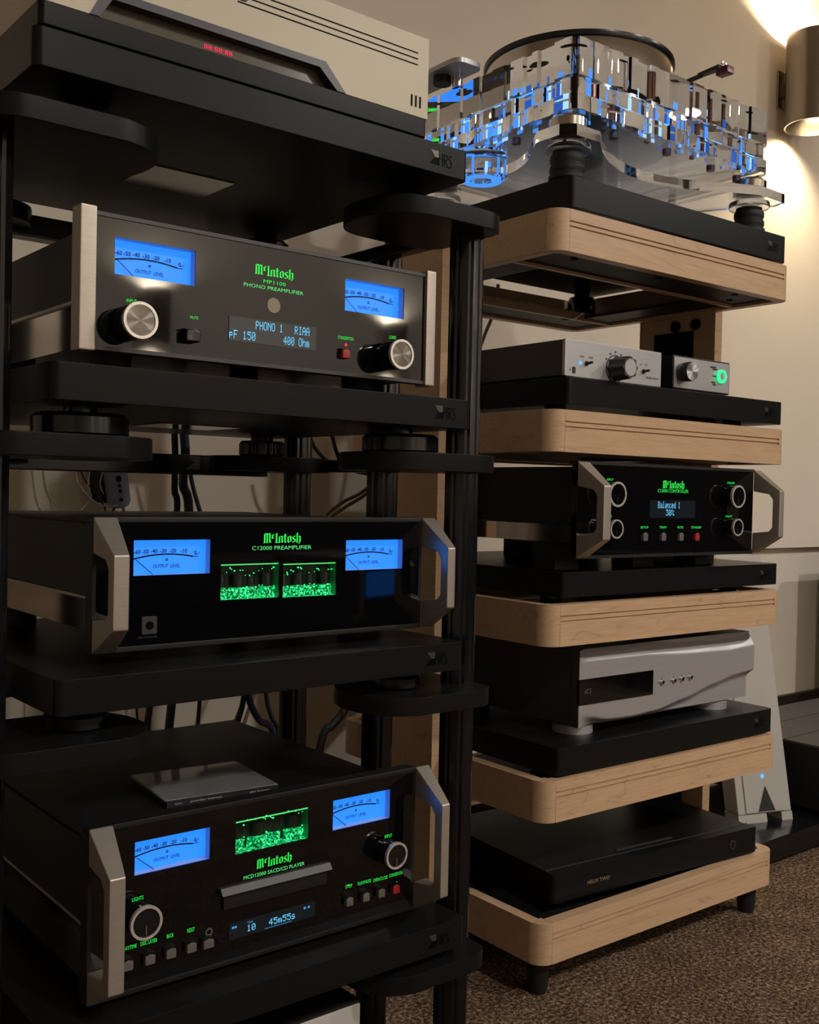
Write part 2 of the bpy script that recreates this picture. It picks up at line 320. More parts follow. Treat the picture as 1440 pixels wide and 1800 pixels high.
for p,wl,wt in ROOM_SCONCES:
    sconce(0,1.50,1.77,wt,'brushed nickel cylinder wall light behind the sofa' if wl=='f' else 'brushed nickel cylinder wall light on the bare side wall',(p,Y0) if wl=='f' else (X1,p),math.pi if wl=='f' else -math.pi/2,'wall lights behind the sofa' if wl=='f' else None)
# ================================================================== LEFT RACK (black metal)
LV=[1.118,.809,.510,.168]          # bracket undersides; each bracket .0225 thick
BT=.0225
rack=Thing('equipment_rack','tall black metal audio rack with four platforms','rack',(.2665,.25,0))
def post(x,y,z1):
    prof=[]
    n=40
    for k in range(n):
        a=2*math.pi*k/n; r=.0225*(1-.09*(1 if k%10 in(2,7) else 0)); prof.append((x+r*math.cos(a),y+r*math.sin(a)))
    o=rack.part('post',MB().prism(prof,0,z1),'frame')
    return o
for x,y in ((.574,.062),(-.041,.062),(.574,.46),(-.041,.46),(.574,.235),(-.041,.235)): post(x,y,LV[0])
def bracket(x,z,left,rear):
    s=-1 if left else 1
    pl=[(-.094,0),(-.04,0),(.0,0),(.022,.006),(.034,.025),(.035,.11),(.03,.135),(.0,.15),(-.09,.15),(-.128,.135),(-.146,.10),(-.148,.06),(-.14,.035),(-.122,.012)]
    pts=smooth_pts([(p[0],p[1],0) for p in pl]+[(pl[0][0],pl[0][1],0)],3)[:-1]
    pl2=[(x+s*p.x,(p.y if not rear else .52-p.y)) for p in pts]
    if (s<0)!=rear: pl2=pl2[::-1]
    rack.part('bracket',MB().prism(pl2,z,z+BT),'anod',bevel=.0012)
for z in LV:
    for left in (0,1):
        xx=-.041 if left else .574
        xc=xx+(.0 if not left else 0)
        bracket(xc-.02 if not left else xc+.02,z,left,False)
        bracket(xc-.02 if not left else xc+.02,z,left,True)
    b=rack.part('crossbar',MB().box(.03,.50,.43,.46,z-.008,z+.0215),'frame',bevel=.002)
    e1=MB(); q=.37; e1.poly([(q-.011,.4296,z+.02),(q+.012,.4296,z+.02),(q+.012,.4296,z),(q-.011,.4296,z),(q+.003,.4296,z+.01)][::-1]); rack.part('emblem',e1,'emb2',b)
    for left in (0,1): rack.part('side_bar',MB().box(-.052 if left else .563,-.03 if left else .585,.14,.40,z+.001,z+.02),'frame',bevel=.002)
# isolation platforms of the left rack: x offset, y offset, slab bottom
SH=[('thick black platform carrying the cream disc transport at the rack top',-.0247,-.0109,1.1646),('thick black platform under the silver-ended phono preamplifier',0,0,.8625),
    ('thick black platform under the preamplifier with two tube windows',.0176,.0251,.5553),('thick black platform under the disc player, lowest in the black rack',.014,.006,.2045)]
TT=.0366; SD=.483
def platform(label,x0,x1,y0,y1,z0,z1,fr,feet,fz,em,grp):
    t=Thing('isolation_platform',label,'platform',((x0+x1)/2,(y0+y1)/2,z0),fr,grp)
    s=t.part('slab',MB().prism(rrect(x0,x1,y0,y1,.009,4),z0,z1),'anod',bevel=.0012)
    emblem(t,s,x1+(.002),(z0+z1)/2,.0165,y0-.0004)
    for fx,fy,r in feet:
        h=z0-fz
        t.part('foot',MB().lathe((fx,fy,fz),[(r*.86,0),(r,.003),(r,h*.62),(r*.9,h*.76),(.017,h*.78),(.017,h)],n=32),'frame')
    return t
for (lab,dx,dy,z),lz in zip(SH,LV):
    r=.03 if lz>1 else (.049 if lz>.8 else .032)
    t=platform(lab,dx,.533+dx,dy,SD+dy,z,z+TT,'L',[(.478,.075,r),(.058,.075,r),(.482,.42,.035),(.053,.42,.035)],lz+BT,1,'black platforms of the metal rack')
    if lz>.6:
        qs=[(230,315),(268,298),(392,325),(355,345)] if lz>1 else [(247,748),(285,745),(408,753),(365,757)]
        ps=[onZ(a,b,z-.0016) for a,b in qs]
        cx=sum(p.x for p in ps)/4; cy=sum(p.y for p in ps)/4
        t.part('underside_plate',MB().box(cx-.055,cx+.055,cy-.045,cy+.045,z-.0016,z),'plate')
# ================================================================== components
def meter(t,panel,fc,win,d=.011,y=None):
    """recessed blue meter behind window win=(x0,x1,z0,z1)"""
    x0,x1,z0,z1=win; yf=fc.y; w=x1-x0; h=z1-z0; yb=yf+d
    hs=MB()
    for a,b in (((x0,z0),(x1,z0)),((x1,z0),(x1,z1)),((x1,z1),(x0,z1)),((x0,z1),(x0,z0))):
        hs.add([(a[0],yf+.0016,a[1]),(b[0],yf+.0016,b[1]),(b[0],yb,b[1]),(a[0],yb,a[1])],[(0,1,2,3)])
    ho=t.part('meter_housing',hs,'bluewall')
    e=.004
    dial=t.part('meter_dial',MB().box(x0-e,x1+e,yb,yb+.002,z0-e,z1+e),'blue',ho)
    fn=lambda s,v:(x0+s*w,yb-.0005,z1-v*h)
    k=.045; ml=MB()
    def arc(s): return .425+.12*((s-.475)/.42)**2
    segs=[.05,.10,.19,.30,.41,.53,.665,.80]; segs=[.045,.10,.20,.315,.43,.56,.70,.825]
    for a,b in zip(segs,segs[1:]):
        a2,b2=a+.008,b-.002
        pts=[(a2+(b2-a2)*i/4,arc(a2+(b2-a2)*i/4)) for i in range(5)]
        line2(ml,[(p[0]*w,p[1]*h) for p in pts],.022*h*2.0,lambda X,Z:(x0+X,yb-.0005,z1-Z))
    line2(ml,[(.83*w,arc(.83)*h),(.90*w,arc(.83)*h)],.022*h,lambda X,Z:(x0+X,yb-.0005,z1-Z))
    line2(ml,[(.86*w,.46*h),(.91*w,.40*h)],.02*h,lambda X,Z:(x0+X,yb-.0005,z1-Z))
    for s_,tx,v_ in ((.095,'-60',.36),(.20,'-50',.35),(.312,'-40',.34),(.43,'-30',.34),(.555,'-20',.34),(.70,'-10',.355),(.855,'0',.41)):
        hw=.043 if len(tx)==3 else .016
        put_text(ml,tx,x0+(s_-hw)*w,x0+(s_+hw)*w,z1-(v_+.05)*h,z1-(v_-.075)*h,yb-.0005,.022)
    put_text(ml,'dB',x0+(.475-.02)*w,x0+(.475+.02)*w,z1-.62*h,z1-.54*h,yb-.0005,.03)
    put_text(ml,'OUTPUT  LEVEL',x0+.30*w,x0+.655*w,z1-.82*h,z1-.715*h,yb-.0005,.012)
    t.part('scale_markings',ml,'ink',dial)
    nd=MB(); line2(nd,[(.065*w,.56*h),(.285*w,1.0*h)],.0009,lambda X,Z:(x0+X,yb-.0035,z1-Z)); t.part('needle',nd,'ink',dial)
def knob(t,fc,px,py,r,ln,cap='spun',pointer=True,gap=.006):
    x,z=fc.p(px,py,-ln); y=fc.y
    k=t.part('knob',MB().lathe((x,y,z),[(r*.8,0),(r*.8,-gap),(r*.97,-gap-.002),(r*.97,-ln+.002),(r*.94,-ln)],'y',40),'frame')
    t.part('knob_ring',MB().ring((x,y-ln-.0016,z),r*.84,r,.004,'y',44),'ring',k)
    c=t.part('knob_cap',MB().cyl((x,y-ln-.0006,z),r*.84,.002,'y',40),cap,k)
    if pointer: t.part('pointer',MB().box(x-.0006,x+.0006,y-ln-.0011,y-ln-.0004,z-r*.72,z-r*.15),'chrome',c)
    return k
def legend(t,fc,txt,pl,pr,hpx,m='green',y=None,name='legend',parent=None):   # text whose baseline runs between two pixels
    a=fc.p(*pl); b=fc.p(*pr); a2=fc.p(pl[0],pl[1]-hpx); h=a2[1]-a[1]; z=(a[1]+b[1])/2; yy=fc.y-.0004 if y is None else y
    return t.part(name,put_text(MB(),txt,a[0],b[0],z,z+h,yy),m,parent)
def logo(t,fc,pl,pr,hp):
    a=fc.p(*pl); b=fc.p(*pr); h=fc.p(pl[0],pl[1]-hp)[1]-a[1]; z=(a[1]+b[1])/2; mb=MB(); wordmark(mb,a[0],b[0],z,z+h,fc.y-.0004); t.part('wordmark',mb,'green')
def push(t,fc,px,py,m='button',w=.0105,h=.010,d=.007):
    x,z=fc.p(px,py,-d); o=t.part('button',MB().prism([(x-w/2,z-h/2),(x+w/2,z-h/2),(x+w/2,z+h/2-.001),(x,z+h/2+.0012),(x-w/2,z+h/2-.001)],fc.y,fc.y-d,'y'),m,bevel=.0014)
    t.part('button_shroud',MB().prism([(x-w/2-.001,z+h/2),(x+w/2+.001,z+h/2),(x+w/2+.001,z+h/2+.001),(x,z+h/2+.003),(x-w/2-.001,z+h/2+.001)],fc.y,fc.y-d+.001,'y'),'frame',o)
def handle(t,x0,x1,z0,z1,y,d=.054,wt=.017):
    H=z1-z0
    out=[(y,z1),(y-d,z1-.037),(y-d,z0+.031),(y,z0)]
    inn=[(y,z1-.038),(y-d+.022,z1-.043),(y-d+.0145,z1-.052),(y-d+.0145,z0+.047),(y-d+.021,z0+.040),(y,z0+.036)]
    # closed C-shaped outline, tapered towards the grip on its right side
    o=out+[p for p in reversed(inn)]
    mb=MB(); n=len(o); wd=x1-x0
    def xr(p): return x0+wd+(wt-wd)*min(1,max(0,(y-p[0])/(d-.004)))
    vs=[(x0,p[0],p[1]) for p in o]+[(xr(p),p[0],p[1]) for p in o]
    quads=[]                       # side faces: split into arms and grip
    i_o=[0,1,2,3]; I=lambda k:n-1-k   # inn[k] sits at index n-1-k
    for s_ in (0,n):
        A=[(0,1,I(1),I(0)),(1,I(2),I(1)),(1,2,I(3),I(2)),(2,I(4),I(3)),(2,3,I(5),I(4))]
        for f in A: quads.append(tuple(s_+k for k in f) if s_==0 else tuple(s_+k for k in reversed(f)))
    for i in range(n): quads.append((i,n+i,n+(i+1)%n,(i+1)%n))
    mb.add(vs,quads)
    o=t.part('handle',mb,'bronze',bevel=.0016)
    bm=bmesh.new(); bm.from_mesh(o.data); bmesh.ops.recalc_face_normals(bm,faces=bm.faces); bm.to_mesh(o.data); bm.free()
def chassis(t,x0,x1,y0,y1,z0,zm,z1,feetz):
    t.part('upper_case',MB().box(x0,x1,y0,y1,zm,z1),'chassis',bevel=.001)
    t.part('case_lid',MB().box(x0+.004,x1-.004,y0+.01,y1-.004,z1,z1+.003),'chassis')
    t.part('lower_case',MB().box(x0+.002,x1-.002,y0,y1-.002,z0,zm-.002),'steel',bevel=.0008,label='mirror polished steel lower case')
    t.part('seam_rail',MB().box(x0-.001,x1+.001,y0,y1,zm-.003,zm),'silver')
    for fx in (x0+.05,x1-.05):
        for fy in (y0+.05,y1-.06): t.part('foot',MB().cyl((fx,fy,feetz),.02,z0-feetz,r2=.022),'rubber')
def tubes(t,win,y,depth,n,tall,seed):
    x0,x1,z0,z1=win; rnd=random.Random(seed); w=x1-x0; h=z1-z0
    bay=MB()
    for a,b in (((x1,z0),(x1,z1)),((x1,z1),(x0,z1)),((x0,z1),(x0,z0))): bay.add([(a[0],y+.001,a[1]),(b[0],y+.001,b[1]),(b[0],y+depth,b[1]),(a[0],y+depth,a[1])],[(0,1,2,3)])
    bay.add([(x0,y+depth,z0),(x1,y+depth,z0),(x1,y+depth,z1),(x0,y+depth,z1)],[(0,1,2,3)])
    b=t.part('tube_bay',bay,'darkgreen')
    t.part('bay_floor',MB().add([(x0,y+.001,z0),(x1,y+.001,z0),(x1,y+depth,z0),(x0,y+depth,z0)],[(0,1,2,3)]),'sparkle',b)
    t.part('bay_edge_light',MB().box(x0+.001,x1-.001,y+.0015,y+.0025,z1-.0030,z1-.0018),'greenpale',b)
    for i in range(n):
        f=(i+.5)/n; big=(i%2==1); r=w*(.115 if big else .085)*(4/max(n,4))**.5; cx=x0+w*f; cy=y+depth*(.5 if big else .62)
        th=h*(tall if big else tall*.86)
        tb=t.part('tube',MB().lathe((cx,cy,z0),[(r,.0),(r,th*.9),(r*.8,th*.97),(r*.25,th)],n=20),'tube',b)
        t.part('tube_base',MB().lathe((cx,cy,z0),[(r*1.1,0),(r*1.1,h*.25),(r*.92,h*.28)],n=20),'sparkle',tb)
        t.part('tube_plate',MB().cyl((cx,cy,z0+h*.32),r*.52,th*.42,n=14),'chassis',tb)
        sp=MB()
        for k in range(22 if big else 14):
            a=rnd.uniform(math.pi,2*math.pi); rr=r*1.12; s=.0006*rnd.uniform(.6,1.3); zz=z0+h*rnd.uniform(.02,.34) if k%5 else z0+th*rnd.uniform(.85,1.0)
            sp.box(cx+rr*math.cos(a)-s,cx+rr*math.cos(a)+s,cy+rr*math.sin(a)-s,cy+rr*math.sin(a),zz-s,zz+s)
        t.part('glint',sp,'greenglint',tb)['kind']='stuff'  # glowing specks stand in for glints on the tubes
# ---- phono preamplifier with silver end strips
def phono():
    fc=Face('L',.004); X=.025; W=.4445; Z=.9115; H=.139; yb=.41
    t=Thing('phono_preamplifier','black glass phono preamplifier with pale metal end strips and two blue meters','preamplifier',(X+W/2,.2,.8991))
    m1=fc.rect((202,417),(344,440),(344,501),(202,483)); m2=fc.rect((607,489),(711,507),(710,560),(607,547)); ds=fc.rect((402,555),(555,575),(555,617),(402,598))
    h=(m1[3]-m1[2]+m2[3]-m2[2])/2; 
    p=t.part('front_panel',MB().sheet(X+.016,X+W-.014,Z+.004,Z+H-.006,fc.y,.016,[m1,m2]),'glass')
    for z in (Z+.004,Z+H-.006): t.part('panel_trim',MB().box(X+.016,X+W-.014,.0025,.018,z-.002,z+.002),'slate')
    t.part('end_strip',MB().box(X,X+.017,-.001,.021,Z,Z+H),'bronze',bevel=.002); t.part('end_strip',MB().box(X+W-.015,X+W,-.001,.021,Z,Z+H),'bronze',bevel=.002)
    meter(t,p,fc,m1); meter(t,p,fc,m2)
    chassis(t,X+.012,X+W-.012,.02,yb,Z+.006,Z+.053,Z+H-.02,.8991)
    knob(t,fc,247,563,.0178,.031,pointer=False); knob(t,fc,706,623,.0172,.031,pointer=False)
    logo(t,fc,(448,483),(516,493),21)
    legend(t,fc,'MP1100',(463,498),(502,503),6.5); legend(t,fc,'PHONO PREAMPLIFIER',(428,504),(533,518),6.5,'greenpale')
    legend(t,fc,'INPUT',(222,531),(240,533),6); legend(t,fc,'MUTE',(334,560),(348,562),5); legend(t,fc,'STANDBY/ON',(594,596),(621,599),6); legend(t,fc,'LOAD',(684,595),(696,597),6)
    x,z=fc.p(481,537); t.part('remote_sensor',MB().cyl((x,fc.y-.0006,z),.0082,.001,'y'),'tan')
    t.part('display_window',MB().box(ds[0],ds[1],fc.y-.0008,fc.y,ds[2],ds[3]),'dispg')
    tx=MB(); w=ds[1]-ds[0]; hh=ds[3]-ds[2]
    dots(tx,'PHONO 1',ds[0]+w*.29,ds[0]+w*.60,ds[3]-hh*.42,ds[3]-hh*.08,fc.y-.0013); dots(tx,'RIAA',ds[0]+w*.74,ds[0]+w*.915,ds[3]-hh*.42,ds[3]-hh*.08,fc.y-.0013)
    dots(tx,'pF 150',ds[0]+w*.0,ds[0]+w*.29,ds[3]-hh*.90,ds[3]-hh*.55,fc.y-.0013); dots(tx,'400 Ohm',ds[0]+w*.61,ds[0]+w*.915,ds[3]-hh*.90,ds[3]-hh*.55,fc.y-.0013)
    t.part('display_text',tx,'cyan')
    push(t,fc,610,622,'red'); push(t,fc,341,590,'frame',.016,.012,.012)
    x,z=fc.p(608,606); t.part('standby_light',MB().cyl((x,fc.y-.0006,z),.0018,.001,'y',12),'redled')
phono()
# ---- preamplifier with two tube windows
def preamp():
    fc=Face('L',.0762); X=.074; W=.4445; Z=.6057; H=.144
    t=Thing('preamplifier','black glass preamplifier with two green tube windows and angular metal handles','preamplifier',(X+W/2,.27,.5919))
    m1=fc.rect((235,949),(370,949),(370,1009),(235,1011)); m2=fc.rect((608,949),(709,949),(708,1000),(608,1002))
    w1=fc.rect((388,989),(491,988),(491,1050),(388,1055)); w2=fc.rect((498,987),(592,988),(591,1046),(497,1050))
    p=t.part('front_panel',MB().sheet(X+.004,X+W-.004,Z+.006,Z+H-.006,fc.y,fc.y+.014,[m1,m2,w1,w2]),'glass')
    for z in (Z,Z+H-.006): t.part('panel_trim',MB().box(X,X+W,fc.y-.001,fc.y+.018,z,z+.006),'chassis',bevel=.001)
    for x in (X,X+W-.004): t.part('panel_edge',MB().box(x,x+.004,fc.y,fc.y+.018,Z+.006,Z+H-.006),'chassis')
    meter(t,p,fc,m1); meter(t,p,fc,m2); tubes(t,w1,fc.y,.03,4,.84,1); tubes(t,w2,fc.y,.03,4,.84,2)
    chassis(t,X+.008,X+W-.008,fc.y+.018,.52,Z+.02,Z+.058,Z+H-.008,.5919)
    handle(t,X,X+.0265,Z,Z+H,fc.y); handle(t,X+W-.0005,X+W+.022,Z,Z+H,fc.y,wt=.013)
    logo(t,fc,(463,955),(529,955),20); legend(t,fc,'C12000 PREAMPLIFIER',(443,966),(547,966),7,'greenpale')
    x,z=fc.p(261,1099); j=t.part('headphone_jack',MB().prism(rrect(x-.0088,x+.0088,z-.0095,z+.0095,.002),fc.y-.003,fc.y,'y'),'slate',bevel=.0006)
    t.part('jack_socket',MB().cyl((x,fc.y-.0036,z),.0046,.002,'y'),'emb',j); legend(t,fc,'HEADPHONES',(242,1123),(276,1121),4,'slate')
preamp()
# ---- disc player
def player():
    fc=Face('L',.052); a=fc.p(154,1458); b=fc.p(153,1770); c=fc.p(731,1347); X=(a[0]+b[0])/2; W=c[0]-X; Z=.2475; H=a[1]-Z
    t=Thing('disc_player','black glass disc player with one green tube window and metal handles','disc player',(X+W/2,.25,SH[3][3]+TT))
    m1=fc.rect((237,1482),(370,1453),(369,1510),(237,1540)); m2=fc.rect((585,1408),(687,1387),(686,1438),(586,1460)); w1=fc.rect((415,1443),(543,1418),(543,1476),(414,1500))
    p=t.part('front_panel',MB().sheet(X+.004,X+W-.004,Z+.006,Z+H-.006,fc.y,fc.y+.014,[m1,m2,w1]),'glass')
    for z in (Z,Z+H-.006): t.part('panel_trim',MB().box(X,X+W,fc.y-.001,fc.y+.018,z,z+.006),'chassis',bevel=.001)
    for x in (X,X+W-.004): t.part('panel_edge',MB().box(x,x+.004,fc.y,fc.y+.018,Z+.006,Z+H-.006),'chassis')
    meter(t,p,fc,m1); meter(t,p,fc,m2); tubes(t,w1,fc.y,.035,4,.9,3)
    chassis(t,X+.008,X+W-.008,fc.y+.018,.50,Z+.012,Z+.075,.409,SH[3][3]+TT)
    handle(t,X,X+.026,Z,Z+H,fc.y); handle(t,X+W-.0005,X+W+.022,Z,Z+H,fc.y,wt=.013)
    logo(t,fc,(451,1529),(513,1513),19)
    legend(t,fc,'MCD12000 SACD/CD PLAYER',(428,1546),(535,1521),6.5,'greenpale')
    knob(t,fc,257,1622,.0178,.024,'vinyl'); knob(t,fc,697,1504,.0165,.024,'vinyl')
    legend(t,fc,'LIGHTS',(232,1585),(252,1581),7); legend(t,fc,'INPUT',(676,1474),(689,1471),6)
    for (x,y,s,l,r) in ((226,1699,'DISPLAY/TIME',206,240),(265,1688,'DISC LAYER',247,276),(302,1677,'BACK',293,305),(338,1667,'NEXT',329,342)):
        push(t,fc,x,y,w=.0118,h=.0105); legend(t,fc,s,(l,y-25),(r,y-33),7)
    push(t,fc,368,1660,w=.013,h=.010); x,z=fc.p(367,1638); t.part('disc_mark',MB().ring((x,fc.y-.0008,z),.003,.0045,.0006,'y',20),'button')
    for i,(x,y,s,l,r,ty) in enumerate(((616,1586,'STOP',607,619,1563),(645,1578,'PLAY/PAUSE',629,652,1556),(672,1571,'OPEN/CLOSE',656,681,1550),(698,1564,'STANDBY/ON',684,707,1542))):
        push(t,fc,x,y,'red' if i==3 else 'button',w=.0105,h=.0105); legend(t,fc,s,(l,ty),(r,ty-5),6)
    for x,y in ((613,1556),(697,1551)): 
        q=fc.p(x,y); t.part('indicator',MB().cyl((q[0],fc.y-.0005,q[1]),.0011,.0006,'y',10),'green')
    x0,zA=fc.p(385,1571); x1,zB=fc.p(577,1526); z=(zA+zB)/2
    d=t.part('disc_drawer',MB().box(x0+.004,x1-.004,fc.y-.004,fc.y,z-.018,z),'chassis',bevel=.001)
    t.part('drawer_lip',MB().prism([(fc.y-.009,z),(fc.y,z),(fc.y,z+.007),(fc.y-.004,z+.007)],x0,x1,'x'),'slate',d)
    ds=fc.rect((402,1623),(553,1585),(553,1611),(402,1652)); w=ds[1]-ds[0]; hh=ds[3]-ds[2]
    t.part('display_window',MB().box(ds[0],ds[1],fc.y-.0006,fc.y,ds[2],ds[3]),'disp')
    tx=MB(); y=fc.y-.001; dots(tx,'10',ds[0]+w*.20,ds[0]+w*.295,ds[2]+hh*.24,ds[2]+hh*.66,y); dots(tx,'45m55s',ds[0]+w*.45,ds[0]+w*.76,ds[2]+hh*.24,ds[2]+hh*.66,y)
    t.part('display_text',tx,'cyan')
    ty=MB(); put_text(ty,'TRK',ds[0]+w*.20,ds[0]+w*.27,ds[2]+hh*.74,ds[2]+hh*.86,y)
    for k in (.03,.06,.86,.91): ty.box(ds[0]+w*k,ds[0]+w*(k+.025),y-.0001,y,ds[2]+hh*.66,ds[2]+hh*.80)
    ty.box(ds[0]+w*.40,ds[0]+w*.72,y-.0001,y,ds[2]+hh*.1,ds[2]+hh*.125); t.part('display_marks',ty,'cyan2')
    return t
player()
# ---- disc case lying on the player
def disccase():
    z=.4122; a=onZ(293,1422,z); b=onZ(479,1393,z); ang=math.atan2(b.y-a.y,b.x-a.x); L=.142; Dp=.125
    t=Thing('disc_case','clear plastic disc case with dark spine lying on the disc player','disc case',(a.x,a.y,z)); t.e.rotation_euler.z=ang; t.org=(0,0,0)
    t.part('tray',MB().box(.001,L-.001,.002,Dp-.001,0,.0062),'paper',bevel=.0006)
    t.part('cover',MB().box(0,L,0,Dp,.0068,.0098),'casep',bevel=.0006)
    s=t.part('spine',MB().box(.0,L,-.0008,.0006,.0008,.0088),'paper')
    for tx,a,b,c in (('jennifer warnes',.028,.068,.0032),('the hunter',.104,.130,.0034),('30094',.009,.018,.0036)): t.part('spine_print',put_text(MB(),tx,a,b,c,c+(.003 if b>.02 else .0016),-.0012),'prints',s)
disccase()
# ---- cream transport on the top platform
def transport():
    fc=Face('L',.01); x0,x1=-.013,.458; zb,zp,zt=1.212,1.234,1.330; yb=.40; sh=1.2012
    t=Thing('disc_transport','cream metal disc transport with black plinth and slanted dark window','disc transport',((x0+x1)/2,.2,sh))
    t.part('plinth',MB().prism(rrect(x0,x1,fc.y,yb,.006,3),zb,zp),'anod',bevel=.001)
    for fx in (x0+.06,x1-.06):
        for fy in (.07,.34): t.part('foot',MB().cyl((fx,fy,sh),.022,zb-sh),'rubber')
    wl,wr,wtl,wtr,wz=.035,.336,.050,.308,1.2625
    # cream front: left block, right block and lintel around the trapezoid opening
    mb=MB(); mb.prism([(x0,zp),(wl,zp),(wtl,wz),(x0,wz)],fc.y,fc.y+.05,'y'); mb.prism([(wr,zp),(x1,zp),(x1,wz),(wtr,wz)],fc.y,fc.y+.05,'y'); mb.prism([(x0,wz),(wtl,wz),(wtr,wz),(x1,wz),(x1,zt),(x0,zt)],fc.y,fc.y+.05,'y')
    f=t.part('front_panel',mb,'cream'); t.part('case',MB().box(x0,x1,fc.y+.05,yb,zp,zt),'cream',bevel=.001)
    t.part('window_bezel',MB().prism([(wtl,wz),(wtr,wz),(wr,zp),(wr-.012,zp),(wtr-.008,wz-.008),(wtl+.008,wz-.008),(wl+.010,zp),(wl,zp)],fc.y-.001,fc.y+.02,'y'),'navy')
    w=t.part('window',MB().prism([(wl+.008,zp),(wr-.010,zp),(wtr-.007,wz-.007),(wtl+.007,wz-.007)],fc.y+.012,fc.y+.014,'y'),'windowgl')
    a=fc.p(358,78,.012); b=fc.p(408,92,.012); mb=MB(); put_text(mb,'88:88:88',a[0],b[0],min(a[1],b[1])-.004,min(a[1],b[1])+.001,fc.y+.0112); t.part('red_readout',mb,'redtxt',w)
    # three long grooves, three short slots, tray slot
    for k,zz in enumerate((1.309,1.302,1.295)): t.part('groove',MB().box(.195,.441,fc.y-.0004,fc.y+.003,zz-.0007,zz+.0007),'emb')
    for k in range(3): t.part('slot',MB().box(.4315+.0065*k,.4340+.0065*k,fc.y-.0004,fc.y+.003,1.2445,1.258),'emb')
    t.part('tray_slot',MB().prism(rrect(.03,.208,1.297,1.312,.005,4),fc.y-.0012,fc.y+.002,'y'),'navy',bevel=.001)
transport()
# ---- white component at the bottom of the black rack
def whitebox():
    fc=Face('L',.05); q=fc.p(634,1763)
    t=Thing('power_conditioner','plain pale grey component on the carpet under the black rack','component',(q[0]-.2,.2,0))
    t.part('case',MB().box(q[0]-.40,q[0],.056,.40,.018,q[1]),'white',bevel=.002)
    t.part('front_panel',MB().box(q[0]-.40,q[0],.05,.056,.018,q[1]),'white',bevel=.0015)
    t.part('lid',MB().box(q[0]-.40,q[0],.052,.40,q[1],q[1]+.004),'chassis')
    for fx in (q[0]-.35,q[0]-.05):
        for fy in (.09,.36): t.part('foot',MB().cyl((fx,fy,0),.018,.018),'rubber')
whitebox()
# ================================================================== RIGHT RACK (maple)
TZ=[1.1546,.8491,.5497,.2782,.0578]; TH=.0649; RW=.6254; RD=.55
wr=Thing('wooden_rack','maple wood audio rack with five grooved open trays','rack',(RW/2,RD/2,0),'R')
for zi,z in enumerate(TZ):
    z1=z+TH; cr=.026; bt=.020
    def quarter(cx,cy,a0):
        pl=[(cx,cy)]+[(cx+cr*math.cos(math.radians(a0+15*k)),cy+cr*math.sin(math.radians(a0+15*k))) for k in range(7)]
        wr.part('corner_block',MB().prism(pl,z,z1),'wood',bevel=.0008)
    quarter(cr,cr,180); quarter(RW-cr,cr,270); quarter(RW-cr,RD-cr,0); quarter(cr,RD-cr,90)
    g=.0028; zs=[z+TH*.56,z+TH*.56+.0035,z+TH*.68,z+TH*.68+.0035]
    prof=[(0,z),(0,zs[0]),(g,zs[0]),(g,zs[1]),(0,zs[1]),(0,zs[2]),(g,zs[2]),(g,zs[3]),(0,zs[3]),(0,z1),(bt,z1),(bt,z)]
    mb=MB(); n=len(prof)
    for a,b in zip(range(n),list(range(1,n))+[0]):
        p,q=prof[a],prof[b]; mb.add([(cr,p[0],p[1]),(RW-cr,p[0],p[1]),(RW-cr,q[0],q[1]),(cr,q[0],q[1])],[(3,2,1,0)])
    wr.part('front_board',mb,'wood')
    wr.part('back_board',MB().box(cr,RW-cr,RD-bt,RD,z,z1),'wood',bevel=.0008)
    for x in (0,RW-bt): wr.part('side_board',MB().box(x,x+bt,cr,RD-cr,z,z1),'wood',bevel=.0008)
    for (a,b,c,d) in ((bt,RW-bt,bt,.115),(bt,RW-bt,RD-.115,RD-bt),(bt,.10,.115,RD-.115),(RW-.10,RW-bt,.115,RD-.115)):
        wr.part('steel_plate',MB().box(a,b,c,d,z+.006,z+.012),'matte')
    for (a,b,c,d) in ((bt,RW-bt,.115,.122),(bt,RW-bt,RD-.122,RD-.115)): wr.part('inner_strip',MB().box(a,b,c,d,z+.001,z+.018),'wood')
    if zi==0:
        for (x,y) in ((.09,.05),(.30,.05),(.52,.05),(.56,.09),(.12,.46),(.5,.46),(.2,.50)): wr.part('screw',MB().cyl((x,y,z+.004),.006,.003,n=14),'emb')
    if zi==4: wr.part('insert_panel',MB().box(bt,RW-bt,bt,RD-bt,z+.012,z+.05),'matte')
wr.part('side_post',MB().box(RW+.0003,RW+.0235,.168,.36,.012,TZ[0]+TH),'wood',bevel=.0008)
wr.part('post_recess',MB().box(RW-.0008,RW+.0004,.22,.32,.14,TZ[0]-.03),'emb')
for y in (.185,.235): wr.part('post_bolt',MB().cyl((RW-.003,y+.03,TZ[0]-.018),.012,.004,'x',16),'emb')
wr.part('side_post',MB().box(-.0235,-.0003,.243,.43,.012,TZ[0]+TH),'wood',bevel=.0008)
for x,y in ((.034,.038),(RW-.034,.038),(.034,RD-.038),(RW-.034,RD-.038)): wr.part('foot',MB().lathe((x,y,0),[(.014,0),(.0165,.01),(.0185,.058)],n=20),'rubber')
RS=[('black platform on the top wooden tray, carrying the clear turntable',1.225,1.274,.005),('black platform carrying the small silver amplifier and the green-lit box',.9235,.9655,.003),
    ('black platform under the controller on the maple tray',.6245,.6635,.003),('black platform under the silver wave-fronted converter',.3465,.390,.006)]
for (lab,za,zb_,v0),tz in zip(RS,TZ):
    platform(lab,.033,.613,v0,.49,za,zb_,'R',[(.075,.07,.03),(.55,.07,.03),(.075,.46,.03),(.55,.46,.03)],tz+.012,1,'black platforms of the wooden rack')
